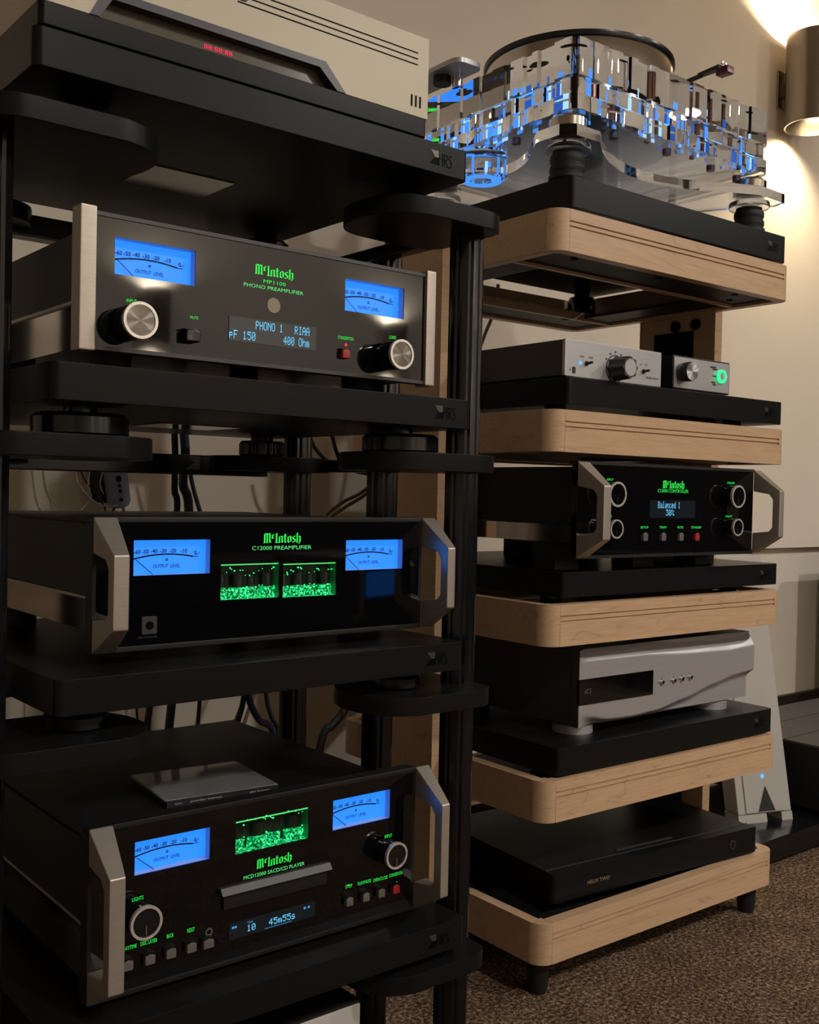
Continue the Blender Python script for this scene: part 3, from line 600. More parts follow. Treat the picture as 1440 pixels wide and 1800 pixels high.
# ---- controller
def controller():
    fc=Face('R',-.02); a=fc.rect((1016,812),(1325,825),(1322,971),(1012,983)); X,X1,Z,Z1=a; W=X1-X; H=Z1-Z
    t=Thing('controller','black glass controller with four ringed knobs and handles on the wooden rack','controller',((X+X1)/2,.2,.6635),'R')
    t.part('front_panel',MB().box(X,X1,fc.y,fc.y+.012,Z,Z1),'glass',bevel=.0008)
    for z in (Z-.001,Z1-.004): t.part('panel_trim',MB().box(X-.001,X1+.001,fc.y-.001,fc.y+.016,z,z+.005),'chassis')
    t.part('upper_case',MB().box(X+.008,X1-.008,fc.y+.012,.40,Z+.052,Z1-.008),'chassis'); t.part('lower_case',MB().box(X+.010,X1-.010,fc.y+.012,.40,Z+.022,Z+.050),'steel',label='mirror polished steel lower case')
    for fx in (X+.04,X+W*.5,X1-.06):
        for fy in (.06,.33): t.part('foot',MB().box(fx-.028,fx+.028,fy-.025,fy+.025,.6635,Z+.022),'rubber',bevel=.003)
    handle(t,X,X+.0265,Z,Z1,fc.y); handle(t,X1-.0005,X1+.022,Z,Z1,fc.y,wt=.014)
    for x,y,r in ((1086,869,.0195),(1084,930,.0148),(1298,873,.0195),(1297,927,.0148)): knob(t,fc,x,y,r,.022,'glass')
    logo(t,fc,(1165,859),(1203,860),16); legend(t,fc,'C12000 CONTROLLER',(1156,866),(1210,866),6)
    ds=fc.rect((1142,878),(1222,881),(1222,911),(1142,910)); w=ds[1]-ds[0]; h=ds[3]-ds[2]; t.part('display_window',MB().box(ds[0],ds[1],fc.y-.0006,fc.y,ds[2],ds[3]),'disp')
    tx=MB(); dots(tx,'Balanced 1',ds[0]+w*.17,ds[0]+w*.65,ds[2]+h*.55,ds[2]+h*.92,fc.y-.0011); dots(tx,'30%',ds[0]+w*.34,ds[0]+w*.52,ds[2]+h*.13,ds[2]+h*.47,fc.y-.0011); t.part('display_text',tx,'cyan')
    for i,(x,s,hw) in enumerate(((1136,'SETUP',7),(1168,'TRIM',6),(1199,'MUTE',5),(1227,'STANDBY',9))):
        push(t,fc,x,944,'red' if i==3 else 'button',.0115,.013); legend(t,fc,s,(x-hw-3,929),(x+hw-3,929),4)
    for s,l,r,y in (('INPUT',1067,1078,845),('TRIM',1066,1075,910),('VOLUME',1278,1291,851),('ADJUST',1275,1287,910)): legend(t,fc,s,(l,y),(r,y),4)
controller()
# ---- small silver amplifier and green-lit box
def smallamps():
    fc=Face('R',.012); X,X1,Z,Z1=fc.rect((994,594),(1163,620),(1162,678),(993,658)); Z=.9675
    t=Thing('headphone_amplifier','small silver amplifier with a fluted dark knob on the black platform','amplifier',((X+X1)/2,.12,.9655),'R')
    t.part('front_panel',MB().prism(rrect(X,X1,Z,Z1,.002,2),fc.y,fc.y+.006,'y'),'silver',bevel=.0006)
    t.part('case',MB().box(X+.001,X1-.001,fc.y+.006,.27,Z+.001,Z1-.001),'slate',bevel=.001)
    for fx in (X+.03,X1-.03):
        for fy in (.05,.24): t.part('foot',MB().cyl((fx,fy,.9655),.01,.0035),'rubber')
    x,z=fc.p(1107,646,-.03)
    pl=[]
    for k in range(48):
        a=2*math.pi*k/48; r=.0165*(1+.09*math.cos(8*a)); pl.append((x+r*math.cos(a),z+r*math.sin(a)))
    k=t.part('knob',MB().prism([(x+(a-x)*1.1,z+(b-z)*1.1) for a,b in pl],fc.y,fc.y-.032,'y',f1=pl),'slate'); t.part('knob_cap',MB().cyl((x,fc.y-.0325,z),.0135,.001,'y'),'silver',k)
    xr,zr=fc.p(1083,643); t.part('scale_ring',MB().ring((x,fc.y-.0006,z),.0205,.0222,.0005,'y'),'label')
    for px,py in ((1031,639),(1131,653)):
        a,b=fc.p(px,py); t.part('toggle_switch',MB().tube([(a,fc.y,b),(a+.001,fc.y-.012,b+.001)],.0022),'chassis'); t.part('toggle_nut',MB().cyl((a,fc.y-.002,b),.004,.002,'y',6),'chassis')
    a,b=fc.p(1020,638); t.part('power_light',MB().cyl((a,fc.y-.001,b),.0028,.001,'y',14),'bluedot')
    mb=MB(); fn=lambda p:fc.p(*p)
    def tx(s,px,py,wp,hp): a=fc.p(px,py); b=fc.p(px+wp,py-hp); put_text(mb,s,a[0],b[0],a[1],a[1]+hp*.00105,fc.y-.0004)
    tx('MUTE',1020,628,7,3); tx('POWER',1035,630,8,3); tx('HI',1125,642,3,3); tx('LO',1134,643,4,3)
    for px,py in ((1066,631),(1073,622),(1082,619),(1092,624)): a=fc.p(px,py); mb.box(a[0]-.002,a[0]+.002,fc.y-.0005,fc.y-.0003,a[1]-.0012,a[1]+.0012)
    a=fc.p(1136,663); b=fc.p(1157,666); put_text(mb,'Reference',a[0],b[0],b[1]-.002,b[1]+.002,fc.y-.0004)
    a=fc.p(1006,650); mb.box(a[0],a[0]+.007,fc.y-.0005,fc.y-.0003,a[1]-.005,a[1]+.005); mb.box(a[0]-.006,a[0]-.004,fc.y-.0005,fc.y-.0003,a[1]-.001,a[1]+.001)
    t.part('panel_print',mb,'label')
    fc=Face('R',.014); X,X1,Z,Z1=fc.rect((1184,623),(1284,638),(1283,690),(1183,681)); Z=.9685
    t=Thing('power_box','small dark box with silver front, round knob and glowing green ring','amplifier',((X+X1)/2,.1,.9655),'R')
    t.part('case',MB().prism(rrect(X,X1,Z,Z1,.003,3),fc.y+.001,.20,'y'),'chassis',bevel=.0008)
    t.part('front_panel',MB().box(X+.002,X1-.004,fc.y-.001,fc.y+.002,Z+.002,Z1-.003),'silver',bevel=.0005)
    for fx in (X+.025,X1-.025):
        for fy in (.045,.17): t.part('foot',MB().cyl((fx,fy,.9655),.009,.004),'rubber')
    x,z=fc.p(1215,653,-.02); k=t.part('knob',MB().lathe((x,fc.y-.001,z),[(.0155,0),(.0155,-.004),(.0165,-.006),(.0165,-.019),(.0155,-.021)],'y',32),'slate'); t.part('knob_cap',MB().cyl((x,fc.y-.0232,z),.0155,.001,'y',32),'spunb',k)
    x,z=fc.p(1269,662,-.004); r=t.part('push_button',MB().cyl((x,fc.y-.005,z),.008,.005,'y'),'silver'); t.part('light_ring',MB().ring((x,fc.y-.0062,z),.0075,.0118,.004,'y'),'gring',r)
    mb=MB(); 
    for px,py,wp,hp in ((1248,645,10,3),(1252,649,8,2),(1252,661,6,3),(1250,672,7,2),(1252,676,6,2)):
        a=fc.p(px,py); b=fc.p(px+wp,py+hp); mb.box(a[0],b[0],fc.y-.0016,fc.y-.0012,a[1]-.0012,a[1]+.0012)
    t.part('panel_print',mb,'label')
smallamps()
# ---- silver converter with a wave-shaped front
def converter():
    fc=Face('R',.035); X,X1,Z,Z1=fc.rect((1020,1145),(1327,1110),(1324,1225),(1016,1282)); W=X1-X; H=Z1-Z
    t=Thing('digital_converter','silver converter with sculpted wave front and black display window','converter',((X+X1)/2,.2,.390),'R')
    nx,nz=70,60; grid=[[None]*(nz+1) for _ in range(nx+1)]; vs=[]; fs=[]
    def tab(T,x):
        for (a,b),(c,d) in zip(T,T[1:]):
            if x<=c: k=(x-a)/(c-a); k=k*k*(3-2*k)*.5+k*.5; return b+(d-b)*k
        return T[-1][1]
    UP=[(0,.86),(.33,.85),(.62,.79),(.84,.77),(1,.80)]; LOW=[(0,.20),(.05,.13),(.15,.055),(.27,.04),(.41,.065),(.58,.17),(.75,.31),(.89,.40),(1,.43)]
    sm=lambda k:(lambda c:c*c*(3-2*c))(min(1,max(0,k)))
    for i in range(nx+1):
        s=i/nx
        for j in range(nz+1):
            v=j/nz; tp=tab(UP,s); lo=tab(LOW,s); d=0
            if v>tp: d=.0125*min(1,(v-tp)/.16)*sm(s/.05)
            if v<lo: d=max(d,.0160*math.sin(min(1,(lo-v)/.14)*math.pi/2)*sm(s/.10))
            vs.append((X+W*s,fc.y+d,Z+H*v))
    for i in range(nx):
        for j in range(nz): a=i*(nz+1)+j; fs.append((a,a+nz+1,a+nz+2,a+1))
    f=t.part('front_panel',MB().add(vs,fs),'silver'); f.data.set_sharp_from_angle(angle=math.radians(60))
    t.part('case',MB().box(X,X1,fc.y+.0165,.40,Z,Z1),'slate',bevel=.0015)
    t.part('edge_strip',MB().box(X-.0006,X+.0005,fc.y,fc.y+.0165,Z,Z1),'slate')
    d=fc.rect((1018,1193),(1148,1180),(1147,1223),(1017,1238)); ds=t.part('display_window',MB().box(d[0],d[1],fc.y-.0012,fc.y+.004,d[2],d[3]),'glass')
    mb=MB(); put_text(mb,'dCS',d[0]+.012,d[0]+.028,d[2]+.018,d[2]+.026,fc.y-.0016); t.part('display_mark',mb,'button',ds)
    for px,py in ((1163,1199),(1184,1196),(1198,1193),(1213,1190)):
        x,z=fc.p(px,py); b=t.part('button',MB().cyl((x,fc.y-.004,z),.0036,.006,'y',18),'chrome'); t.part('button_mark',MB().box(x-.010,x+.010,fc.y-.0006,fc.y-.0001,z-.0005,z+.0005).box(x-.0005,x+.0005,fc.y-.0006,fc.y-.0001,z-.007,z+.007),'label',b)
    for fx in (X+.04,X1-.07):
        for fy in (.085,.34): t.part('foot',MB().lathe((fx,fy,.390),[(.034,0),(.034,Z-.390-.004),(.028,Z-.390)],n=32),'silver')
converter()
# ---- flat black streamer on the bottom tray
def streamer():
    A=onV(971,1589,.045); Bq=onV(1331,1493,.005); Wd=math.hypot(Bq.x-A.x,.04); zz=TZ[4]+.05
    ang=math.atan2(-.04,Bq.x-A.x); zb=.1265; h=.047
    t=Thing('streamer','flat matte black component on the lowest wooden tray','component',(A.x,.045,zz),'R'); t.e.rotation_euler.z=RA+ang; t.org=(0,0,0); zb-=zz
    t.part('front_panel',MB().prism(rrect(0,Wd,0,.02,.008,4),zb,zb+h),'anod',bevel=.001)
    t.part('case',MB().box(.004,Wd-.004,.02,.33,zb+.001,zb+h-.001),'anod',bevel=.001)
    t.part('lid_slot',MB().box(Wd*.35,Wd*.62,.035,.040,zb+h-.001,zb+h+.0006),'slate'); t.part('lid_bevel',MB().box(.004,Wd-.004,.0215,.023,zb+h-.001,zb+h+.0008),'slate')
    q=t.part('sensor_eye',MB().cyl((Wd*.86,-.0012,zb+h*.52),.008,.003,'y'),'glass'); t.part('eye_ring',MB().ring((Wd*.86,-.0018,zb+h*.52),.006,.0085,.001,'y'),'slate',q)
    mb=MB(); put_text(mb,'HELIX TWO',.075,.125,zb+h*.40,zb+h*.53,-.0006); t.part('panel_print',mb,'gold')
    for fx in (.05,Wd-.05):
        for fy in (.05,.28): t.part('foot',MB().cyl((fx,fy,0),.02,zb+.001),'rubber')
streamer()
# ---- clear turntable
def turntable():
    st=1.274
    t=Thing('turntable','clear acrylic layered turntable lit blue inside, on black rubber-ringed feet','turntable',(.29,.2,st),'R')
    feet=[(.058,.040),(.545,.042),(.10,.40),(.50,.40)]
    for x,y in feet:
        prof=[(.026,0),(.029,.003),(.029,.008),(.026,.010),(.026,.013),(.0275,.015),(.0275,.022),(.0255,.024),(.0255,.028),(.027,.030),(.027,.038),(.0235,.044),(.0235,.047)]
        f=t.part('foot',MB().lathe((x,y,st),prof,n=32),'rubber'); t.part('foot_collar',MB().lathe((x,y,st+.047),[(.036,0),(.037,.002),(.037,.008),(.036,.010)],n=36),'acrylic',f)
        t.part('foot_cap',MB().lathe((x,y,st+.079),[(.026,0),(.030,.003),(.030,.016),(.026,.020),(.016,.021),(.016,.024)],n=36),'platter',f)
    # star-shaped base plate with concave sides
    pl=[]
    def arc(p,q,bul,n=10):
        m=((p[0]+q[0])/2,(p[1]+q[1])/2); nx,ny=-(q[1]-p[1]),(q[0]-p[0]); L=math.hypot(nx,ny); nx/=L;ny/=L
        for k in range(n):
            s=k/n; b=4*s*(1-s)*bul; pl.append((p[0]+(q[0]-p[0])*s+nx*b,p[1]+(q[1]-p[1])*s+ny*b))
    pl.append((.018,.02)); pl.append((.038,.002)); arc((.09,.002),(.50,.002),.085); pl.append((.52,.002)); pl.append((.60,.004)); pl.append((.608,.03)); pl.append((.59,.075))
    arc((.57,.09),(.55,.36),.04); pl.append((.55,.43)); pl.append((.50,.44)); arc((.46,.44),(.14,.44),.06); pl.append((.08,.44)); pl.append((.055,.40)); arc((.055,.36),(.03,.09),.055); pl.append((.018,.07))
    t.part('base_plate',MB().prism(pl,st+.060,st+.077),'acrylic')
    x0,x1,y0,y1=.034,.556,.006,.43; r=.02; rn=random.Random(5)
    def stepped(ins):                 # rounded rectangle whose front and left edges step in and out
        o=[]; cx,cy=x0+ins+r,y0+ins+r
        x=x1-ins-r; o+=[(x1-ins-r+r*math.cos(math.radians(a)),cy+r*math.sin(math.radians(a))) for a in (0,-30,-60,-90)]
        base=y0+ins; d=0
        while x>cx+.03:
            x-=rn.uniform(.007,.035); x=max(x,cx+.004); nd=rn.choice((0,.002,.004,.006)) if d==0 else 0
            o.append((x,base+d)); o.append((x-.003,base+nd)); d=nd; x-=.003
        o+=[(cx+r*math.cos(math.radians(a)),cy+r*math.sin(math.radians(a))) for a in (-90,-112,-135,-157,-180)]
        y=cy; base=x0+ins; d=0
        while y<y1-.05:
            y+=rn.uniform(.007,.035); nd=rn.choice((0,.002,.004,.006)) if d==0 else 0
            o.append((base+d,y)); o.append((base+nd,y+.003)); d=nd; y+=.003
        o+=[(x0+ins,y1-ins),(x1-ins,y1-ins)]
        return o[::-1]
    z=st+.104
    for a,b,ins,nm in ((0,.024,.0,'plinth_plate'),(.0265,.050,.004,'plinth_plate'),(.0525,.110,.0,'plinth_plate')):
        t.part(nm,MB().prism(stepped(ins),z+a,z+b),'acrylic')
    # metal rods and blue lights standing through the layers, in the seams between plates
    for x,y in ((.075,.05),(.17,.045),(.30,.04),(.43,.045),(.515,.05),(.07,.17),(.07,.29),(.075,.39),(.52,.2),(.52,.36)):
        t.part('rod',MB().cyl((x,y,z-.010),.0075,.010,n=18),'copper'); t.part('rod_cap',MB().lathe((x,y,z+.110),[(.009,0),(.009,.003),(.006,.005)],n=18),'platter')
    for (a,b,c,d) in ((.06,.20,.012,.016),(.26,.34,.012,.016),(.42,.53,.012,.016),(.042,.046,.05,.15),(.042,.046,.20,.34)):
        t.part('light_strip',MB().box(a,b,c,d,z+.0244,z+.0262),'blueled')
    for (a,b,c,d) in ((.10,.26,.02,.024),(.36,.50,.02,.024),(.045,.049,.08,.26)): t.part('light_strip',MB().box(a,b,c,d,z+.0503,z+.0522),'blueled')
    for lo_,hi_,cnt in ((z+.002,z+.022,30),(z+.0285,z+.048,32),(z+.056,z+.070,9),(z+.060,z+.104,5)):  # added glowing bars imitate blue light caught in the acrylic facets
        for k in range(cnt):
            wd=rn.uniform(.002,.013); y_=rn.uniform(.014,.05); x_=rn.uniform(.06,.53-wd); m_=rn.choice(('blueglow','blueglow','bluepale','bluedeep','copper','chrome')) if hi_<z+.1 else rn.choice(('copper','chrome'))
            t.part('facet_glow' if m_[:2]=='bl' else 'spacer',MB().box(x_,x_+wd,y_,y_+.0012,lo_,hi_) if m_[:2]=='bl' else MB().cyl((x_,y_,lo_),.0045,hi_-lo_,n=14),m_)
        for k in range(cnt*2//3):
            wd=rn.uniform(.003,.016); x_=rn.uniform(.046,.075); y_=rn.uniform(.04,.38)
            if hi_<z+.1: t.part('facet_glow',MB().box(x_,x_+.0012,y_,y_+wd,lo_,hi_),rn.choice(('blueglow','blueglow','bluepale','bluedeep')))
    t.part('drive_column',MB().lathe((.075,.26,st+.055),[(.040,0),(.044,.004),(.044,.044),(.040,.047)],n=40),'acrylic'); t.part('column_light',MB().ring((.075,.26,st+.0515),.022,.034,.003,'z',30),'blueglow')
    for k in range(9): t.part('facet_glow',MB().box(.075+.03*math.cos(k*.7)-.002,.075+.03*math.cos(k*.7)+.002,.26+.03*math.sin(k*.7)-.001,.26+.03*math.sin(k*.7)+.001,st+.062,st+.062+.03*(.5+.5*math.sin(k*2.1)**2)),'bluepale' if k%3==0 else 'blueglow')  # more added bars, blue glow inside the column
    # platter
    cx,cy=.283,.235; pr=.171; pz=z+.116
    t.part('bearing',MB().cyl((cx,cy,z+.110),.05,.006),'chrome')
    t.part('platter',MB().lathe((cx,cy,pz),[(pr-.003,0),(pr,.003),(pr,.062),(pr-.001,.064)],n=96),'platter')
    t.part('mat',MB().lathe((cx,cy,pz+.064),[(pr+.002,0),(pr+.003,.002),(pr+.003,.008),(pr,.010)],n=96),'vinyl')
    # armboard at the left and tonearm at the right
    t.part('armboard',MB().prism(rrect(.002,.062,.245,.43,.018,5),z+.135,z+.143),'silver'); t.part('armboard_post',MB().cyl((.04,.29,z+.11),.009,.025,n=20),'chrome'); t.part('armboard_boss',MB().cyl((.03,.32,z+.122),.016,.013,n=24),'chassis')
    az=1.562
    t.part('arm_pillar',MB().lathe((.505,.33,z+.110),[(.022,0),(.022,.01),(.012,.014),(.012,.07)],n=28),'chrome')
    arm=t.part('tonearm',MB().tube(smooth_pts([(.505,.36,az+.006),(.50,.30,az+.006),(.478,.15,az+.004),(.463,.095,az)]),.0045,10),'chassis')
    h=t.part('headshell',MB().prism([(.452,.05),(.470,.05),(.468,.10),(.458,.10)],az-.002,az+.004),'chassis',arm)
    t.part('cartridge',MB().box(.451,.471,.030,.056,az-.016,az-.002),'maroon',h,bevel=.002); t.part('cartridge_screw',MB().cyl((.456,.045,az+.004),.0025,.005,n=10),'chrome',h); t.part('cartridge_screw',MB().cyl((.466,.045,az+.004),.0025,.005,n=10),'chrome',h); t.part('finger_lift',MB().tube([(.47,.05,az),(.482,.046,az+.002),(.488,.044,az+.005)],.0012,6),'chrome',h)
turntable()
# ================================================================== behind the racks
def tower():
    a=Vector((1.684,.351,.06)); b=Vector((1.821,.304,.06)); ang=math.atan2(b.y-a.y,b.x-a.x); W=.146; Hh=.59; tilt=.135; D=.05
    t=Thing('slanted_speaker_stand','tall pale grey slanted panel with black triangle and blue light','stand',a); t.e.rotation_euler.z=ang; t.org=(0,0,0)
    P=lambda s,h,d:(s*W,tilt*h/Hh+d,h)
    def slab(s0,s1,h0,h1,d0,d1): return MB().add([P(s0,h0,d0),P(s1,h0,d0),P(s1,h1,d0),P(s0,h1,d0),P(s0,h0,d1),P(s1,h0,d1),P(s1,h1,d1),P(s0,h1,d1)],[(0,1,2,3),(7,6,5,4),(0,4,5,1),(1,5,6,2),(2,6,7,3),(3,7,4,0)])
    t.part('panel',slab(0,1,.018,Hh,0,D),'towerw',bevel=.004)
    t.part('foot',slab(0,.52,0,.018,0,D),'towerw'); t.part('foot',slab(.80,1,0,.018,0,D),'towerw')
    t.part('front_plate',slab(.14,.88,.022,Hh-.03,-.003,.001),'towerw',bevel=.001)
    f=lambda s,h:P(s,h,-.0036)
    t.part('triangle_mark',MB().poly([f(.36,.024),f(.68,.024),f(.53,.078)]),'label')
    q=P(.50,.098,-.004); t.part('power_light',MB().cyl(q,.0045,.002,'y',16),'bluedot')
plat=Thing('floor_platform','low glossy black plinth on the carpet beside the wooden rack','platform',(2.1,.5,0))
plat.part('plinth_top',MB().prism(rrect(1.49,2.75,.25,.86,.01,4),.012,.06),'frame',bevel=.002)
for x in (1.56,2.68):
    for y in (.32,.79): plat.part('foot',MB().cyl((x,y,0),.025,.012),'rubber')
tower()
bx=Thing('black_amplifier','large black box with jointed grey top on the glossy floor plinth','amplifier',(2.18,.44,.06))
bx.part('case',MB().box(1.892,2.5,.262,.60,.07,.214),'matte',bevel=.003)
for y0,y1 in ((.262,.372),(.375,.485),(.488,.60)): bx.part('top_panel',MB().box(1.892,2.5,y0,y1,.214,.22),'slate',bevel=.001)
for x in (1.95,2.44):
    for y in (.31,.55): bx.part('foot',MB().cyl((x,y,.06),.02,.011),'rubber')
# cables, wires and the power strip
def cable(label,pts,r,m,name='cable',grp='cables behind the black rack'):
    p=smooth_pts(pts,6); solo(name,label,'cable',MB().tube(p,r),m,tuple(p[0]),group=grp)
def Q(px,py,Y): q=onY(px,py,Y); return (q.x,Y,q.z)
def drop(px,py,Y,x,y): q=onY(px,py,Y); return [(q.x,Y,q.z),(q.x*.5+x*.5,(Y+y)/2,q.z*.5),(x,y,.04),(x+.03,y+.03,.006),(x+.12,y+.06,.006)]
cable('thick black cable hanging straight behind the upper crossbar',[Q(306,690,.60),Q(306,740,.60),Q(308,800,.60),Q(307,860,.60)]+drop(308,930,.60,.33,.60),.0055,'cableb')
cable('thick blue-black cable hanging beside the straight black cable',[Q(320,690,.58),Q(322,740,.58),Q(326,800,.58),Q(322,850,.58)]+drop(331,930,.58,.38,.58),.0075,'cablebl')
cable('black cable slanting down behind the rack crossbar',[Q(322,760,.78),Q(330,800,.78),Q(338,850,.78),Q(352,900,.78)]+drop(372,960,.78,.56,.80),.004,'cableb')
cable('brown cable sloping up towards the middle post',[(.60,.74,.006),(.52,.73,.10),Q(520,1010,.72),Q(562,920,.72),Q(600,885,.72),Q(632,868,.72),Q(662,846,.72),Q(700,815,.72),Q(740,790,.70)],.0035,'cablebr')
cable('brown cable lying just under its sloping twin',[(.62,.70,.006),(.54,.70,.10),Q(518,1020,.70),Q(560,930,.70),Q(602,895,.70),Q(636,874,.70),Q(664,852,.70),Q(705,822,.70),Q(740,800,.70)],.0035,'cablebr')
cable('black cable curving under the second platform near the tall post',[Q(540,740,.74),Q(548,775,.74),Q(560,795,.74),Q(580,812,.74),Q(625,828,.74),Q(668,850,.74)]+drop(690,960,.74,.98,.76),.004,'cableb')
cable('black cable dropping beside the curved one at the tall post',[Q(578,740,.78),Q(585,770,.78),Q(592,795,.78),Q(604,818,.78),Q(640,830,.78),Q(672,845,.78)]+drop(698,960,.78,1.02,.82),.004,'cableb')
cable('tan cable rising between the two racks',[(1.05,.80,.006),(1.0,.78,.2),Q(835,760,.75),Q(838,640,.75),Q(850,595,.75),Q(864,560,.75),Q(872,535,.75),Q(876,500,.73)],.004,'cablebr')
cable('black cable leaning left under the third platform',[Q(436,1190,.62),Q(426,1240,.62),Q(418,1270,.62)]+drop(410,1310,.62,.44,.62),.005,'cableb')
cable('blue-black cable leaning right under the third platform',[Q(430,1190,.60),Q(440,1235,.60),Q(455,1265,.60)]+drop(480,1300,.60,.54,.60),.006,'cablebl')
cable('black cable under the third platform near its middle',[Q(466,1190,.61),Q(470,1235,.61),Q(478,1262,.61)]+drop(488,1300,.61,.58,.56),.004,'cableb')
cable('fat black cable beside the rear post under the third platform',[Q(616,1180,.62),Q(612,1215,.62),Q(604,1250,.62),Q(585,1275,.62)]+drop(566,1300,.62,.68,.62),.008,'cableb')
SY=.905
cable('thin pale wire looping in front of the power strip',[Q(128,790,SY-.02),Q(132,822,SY-.02),Q(138,850,SY-.02),Q(155,872,SY-.02),Q(178,888,SY-.02),Q(206,889,SY-.008)],.0014,'wire','wire')
cable('thin dark wire crossing the pale loop by the power strip',[Q(138,790,SY-.01),Q(141,822,SY-.01),Q(150,845,SY-.01),Q(165,862,SY-.01),Q(180,885,SY-.01),Q(186,905,SY-.01),Q(190,1000,SY),(.45,SY,.3),(.47,SY,.006)],.0016,'cableb','wire')
cable('thin grey wire running down to the left of the power strip',[Q(158,826,SY-.015),Q(155,855,SY-.015),Q(160,875,SY-.015),Q(145,895,SY-.015),Q(136,912,SY-.015),Q(130,1000,SY),(.38,SY,.3),(.40,SY,.006)],.0013,'wire','wire')
cable('thin wire ending right below the power strip top',[Q(200,815,SY-.009),Q(184,824,SY-.012),Q(176,850,SY-.012),Q(182,868,SY-.002)],.0013,'wire','wire')
def strip():
    A=Vector(Q(200,800,SY)); Bv=Vector(Q(213,893,SY)); L=(A-Bv).length; ang=math.atan2(Bv.x-A.x,-(Bv.z-A.z))
    t=Thing('power_strip','blue-grey plastic power strip hanging aslant behind the rack','power strip',(A.x,A.y,A.z)); t.e.rotation_euler=(0,-ang,.12); t.org=(0,0,0)
    t.part('face',MB().prism(rrect(-.021,.021,-L,.02,.016,5),-.006,.012,'y'),'strip',bevel=.002); t.part('body',MB().prism(rrect(-.030,.012,-L+.012,.02,.012,4),.012,.05,'y'),'chassis',bevel=.002)
    for zz in (-.02,-.045,-.058,-.068,-L+.016): t.part('socket',MB().cyl((0,-.0065,zz),.0036 if zz!=-.045 else .006,.001,'y',14),'emb')
    cable('beige lead leaving the lower end of the power strip',[Q(214,888,SY),Q(220,905,SY),Q(226,930,SY),(.53,SY,.4),(.55,SY,.006)],.0028,'cablebr')
    cable('second lead leaving the power strip beside the beige one',[Q(207,888,SY),Q(198,902,SY),Q(214,930,SY-.01),(.50,SY-.01,.4),(.52,SY-.02,.006)],.0022,'cableb')
strip()
# wall cables whose shadows fall on the plaster
# ================================================================== the room behind the camera (seen in the black glass)
def sofa():  # unseen dark mass, added to keep the lower glass reflections dark
    t=Thing('sofa','long charcoal fabric sofa added out of view to darken the glass reflections','sofa',(2.4,-3.3,0))
    x0,x1=.6,4.3
    t.part('base',MB().box(x0,x1,-3.85,-3.0,.05,.25),'sofa',bevel=.03); t.part('backrest',MB().box(x0,x1,-3.93,-3.65,.25,.86),'sofa',bevel=.05)
    n=4
    for i in range(n):
        a=x0+.2+(x1-x0-.4)*i/n; b=x0+.2+(x1-x0-.4)*(i+1)/n; t.part('seat_cushion',MB().box(a+.005,b-.005,-3.65,-2.98,.25,.45),'sofa',bevel=.04)
    for x in (x0,x1-.2): t.part('armrest',MB().box(x,x+.2,-3.88,-3.0,.25,.62),'sofa',bevel=.04)
    for x in (x0+.1,x1-.1):
        for y in (-3.8,-3.06): t.part('leg',MB().cyl((x,y,0),.025,.05),'matte')
sofa()
def amp(label,x,y,z,rz):
    t=Thing('power_amplifier',label,'amplifier',(x,y,z)); t.org=(0,0,0); t.e.rotation_euler.z=rz
    t.part('case',MB().box(-.22,.22,-.40,-.01,.02,.30),'chassis',bevel=.004); f=t.part('front_panel',MB().box(-.225,.225,-.01,0,.01,.31),'glass',bevel=.003)
    t.part('meter_dial',MB().box(-.11,.11,0,.002,.13,.235),'blue',f); t.part('lettering',MB().box(-.04,.04,0,.001,.265,.28),'green',f)
    for sx in (-1,1): t.part('handle',MB().tube([(sx*.2,0,.05),(sx*.2,.04,.07),(sx*.2,.04,.25),(sx*.2,0,.27)],.008),'bronze')
    for fx in (-.17,.17):
        for fy in (-.06,-.34): t.part('foot',MB().cyl((fx,fy,0),.02,.02),'rubber')
    return t
st=Thing('amplifier_stand','low black stand under the amplifier in front of the sofa','stand',(2.36,-2.6,0))
st.part('stand_top',MB().box(2.06,2.66,-2.80,-2.35,.18,.21),'frame',bevel=.003)
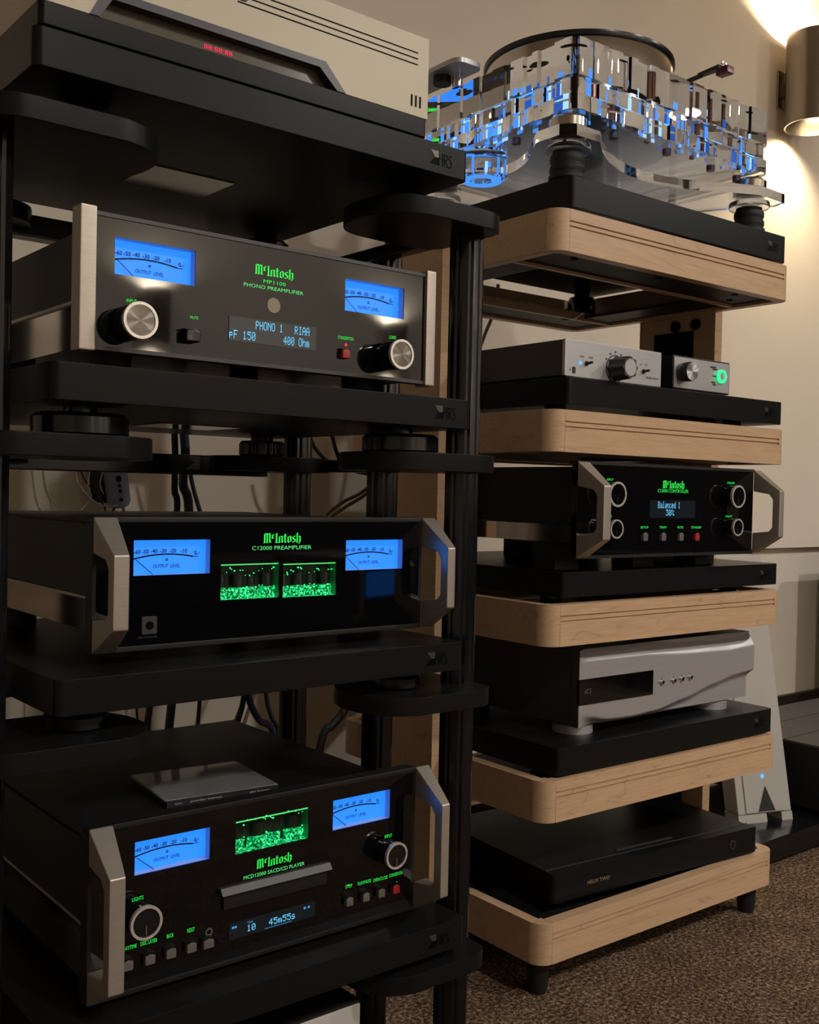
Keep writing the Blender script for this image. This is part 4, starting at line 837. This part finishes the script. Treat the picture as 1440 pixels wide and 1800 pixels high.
for x in (2.1,2.62):
    for y in (-2.76,-2.39): st.part('leg',MB().cyl((x,y,0),.02,.18),'frame')
amp('black power amplifier with a blue meter on the stand by the sofa',2.36,-2.4,.21,-.35)
st=Thing('amplifier_stand','low black stand under the amplifier by the bare side wall','stand',(3.3,-1.85,0))
st.part('stand_top',MB().box(2.95,3.65,-2.2,-1.5,.20,.23),'frame',bevel=.003)
for x in (3.0,3.6):
    for y in (-2.15,-1.55): st.part('leg',MB().cyl((x,y,0),.02,.20),'frame')
amp('black power amplifier with a blue meter on the stand by the bare side wall',3.17,-1.73,.23,.86)

# added out of view: speaker box shading the lower wall, drape darkening reflections
sp=Thing('shade_speaker','short black speaker box added out of view to shade the lower wall','shade_speaker',(3.13,.59,0))
sp.part('cabinet',MB().box(2.96,3.30,.41,.78,.04,.66),'frame',bevel=.01); sp.part('base',MB().box(2.92,3.34,.37,.82,.012,.04),'matte',bevel=.004)
for z,r in ((.58,.018),(.44,.07),(.22,.095)):
    d=sp.part('driver',MB().lathe((3.13,.41,z),[(r*.25,-.004),(r*.8,.0),(r,-.006),(r*1.08,-.004),(r*1.1,0)],'y',32),'rubber')
for x in (2.96,3.30):
    for y in (.41,.78): sp.part('foot',MB().cyl((x,y,0),.015,.012),'rubber')
n=160; vs=[]; fs=[]
for i in range(n+1):
    y=-3.85+4.5*i/n
    for k,z in enumerate((.02,2.6)):
        vs.append((4.70+.03*math.sin(i*.55)+.006*math.sin(i*1.7),y,z)); vs.append((4.704+.03*math.sin(i*.55)+.006*math.sin(i*1.7),y,z))
for i in range(n):
    a=i*4; b=a+4; fs+=[(a,a+2,b+2,b),(a+1,b+1,b+3,a+3),(a,b,b+1,a+1),(a+2,a+3,b+3,b+2)]
cu=Thing('dimming_curtain','floor-length charcoal drape added out of view to darken reflections from the side wall','dimming_curtain',(4.7,-1.6,0))  # added to keep side-wall brightness out of the reflections
cu.part('drape',MB().add(vs,fs),'sofa'); cu.part('rail',MB().box(4.66,4.80,-3.95,.75,2.6,2.64),'matte')
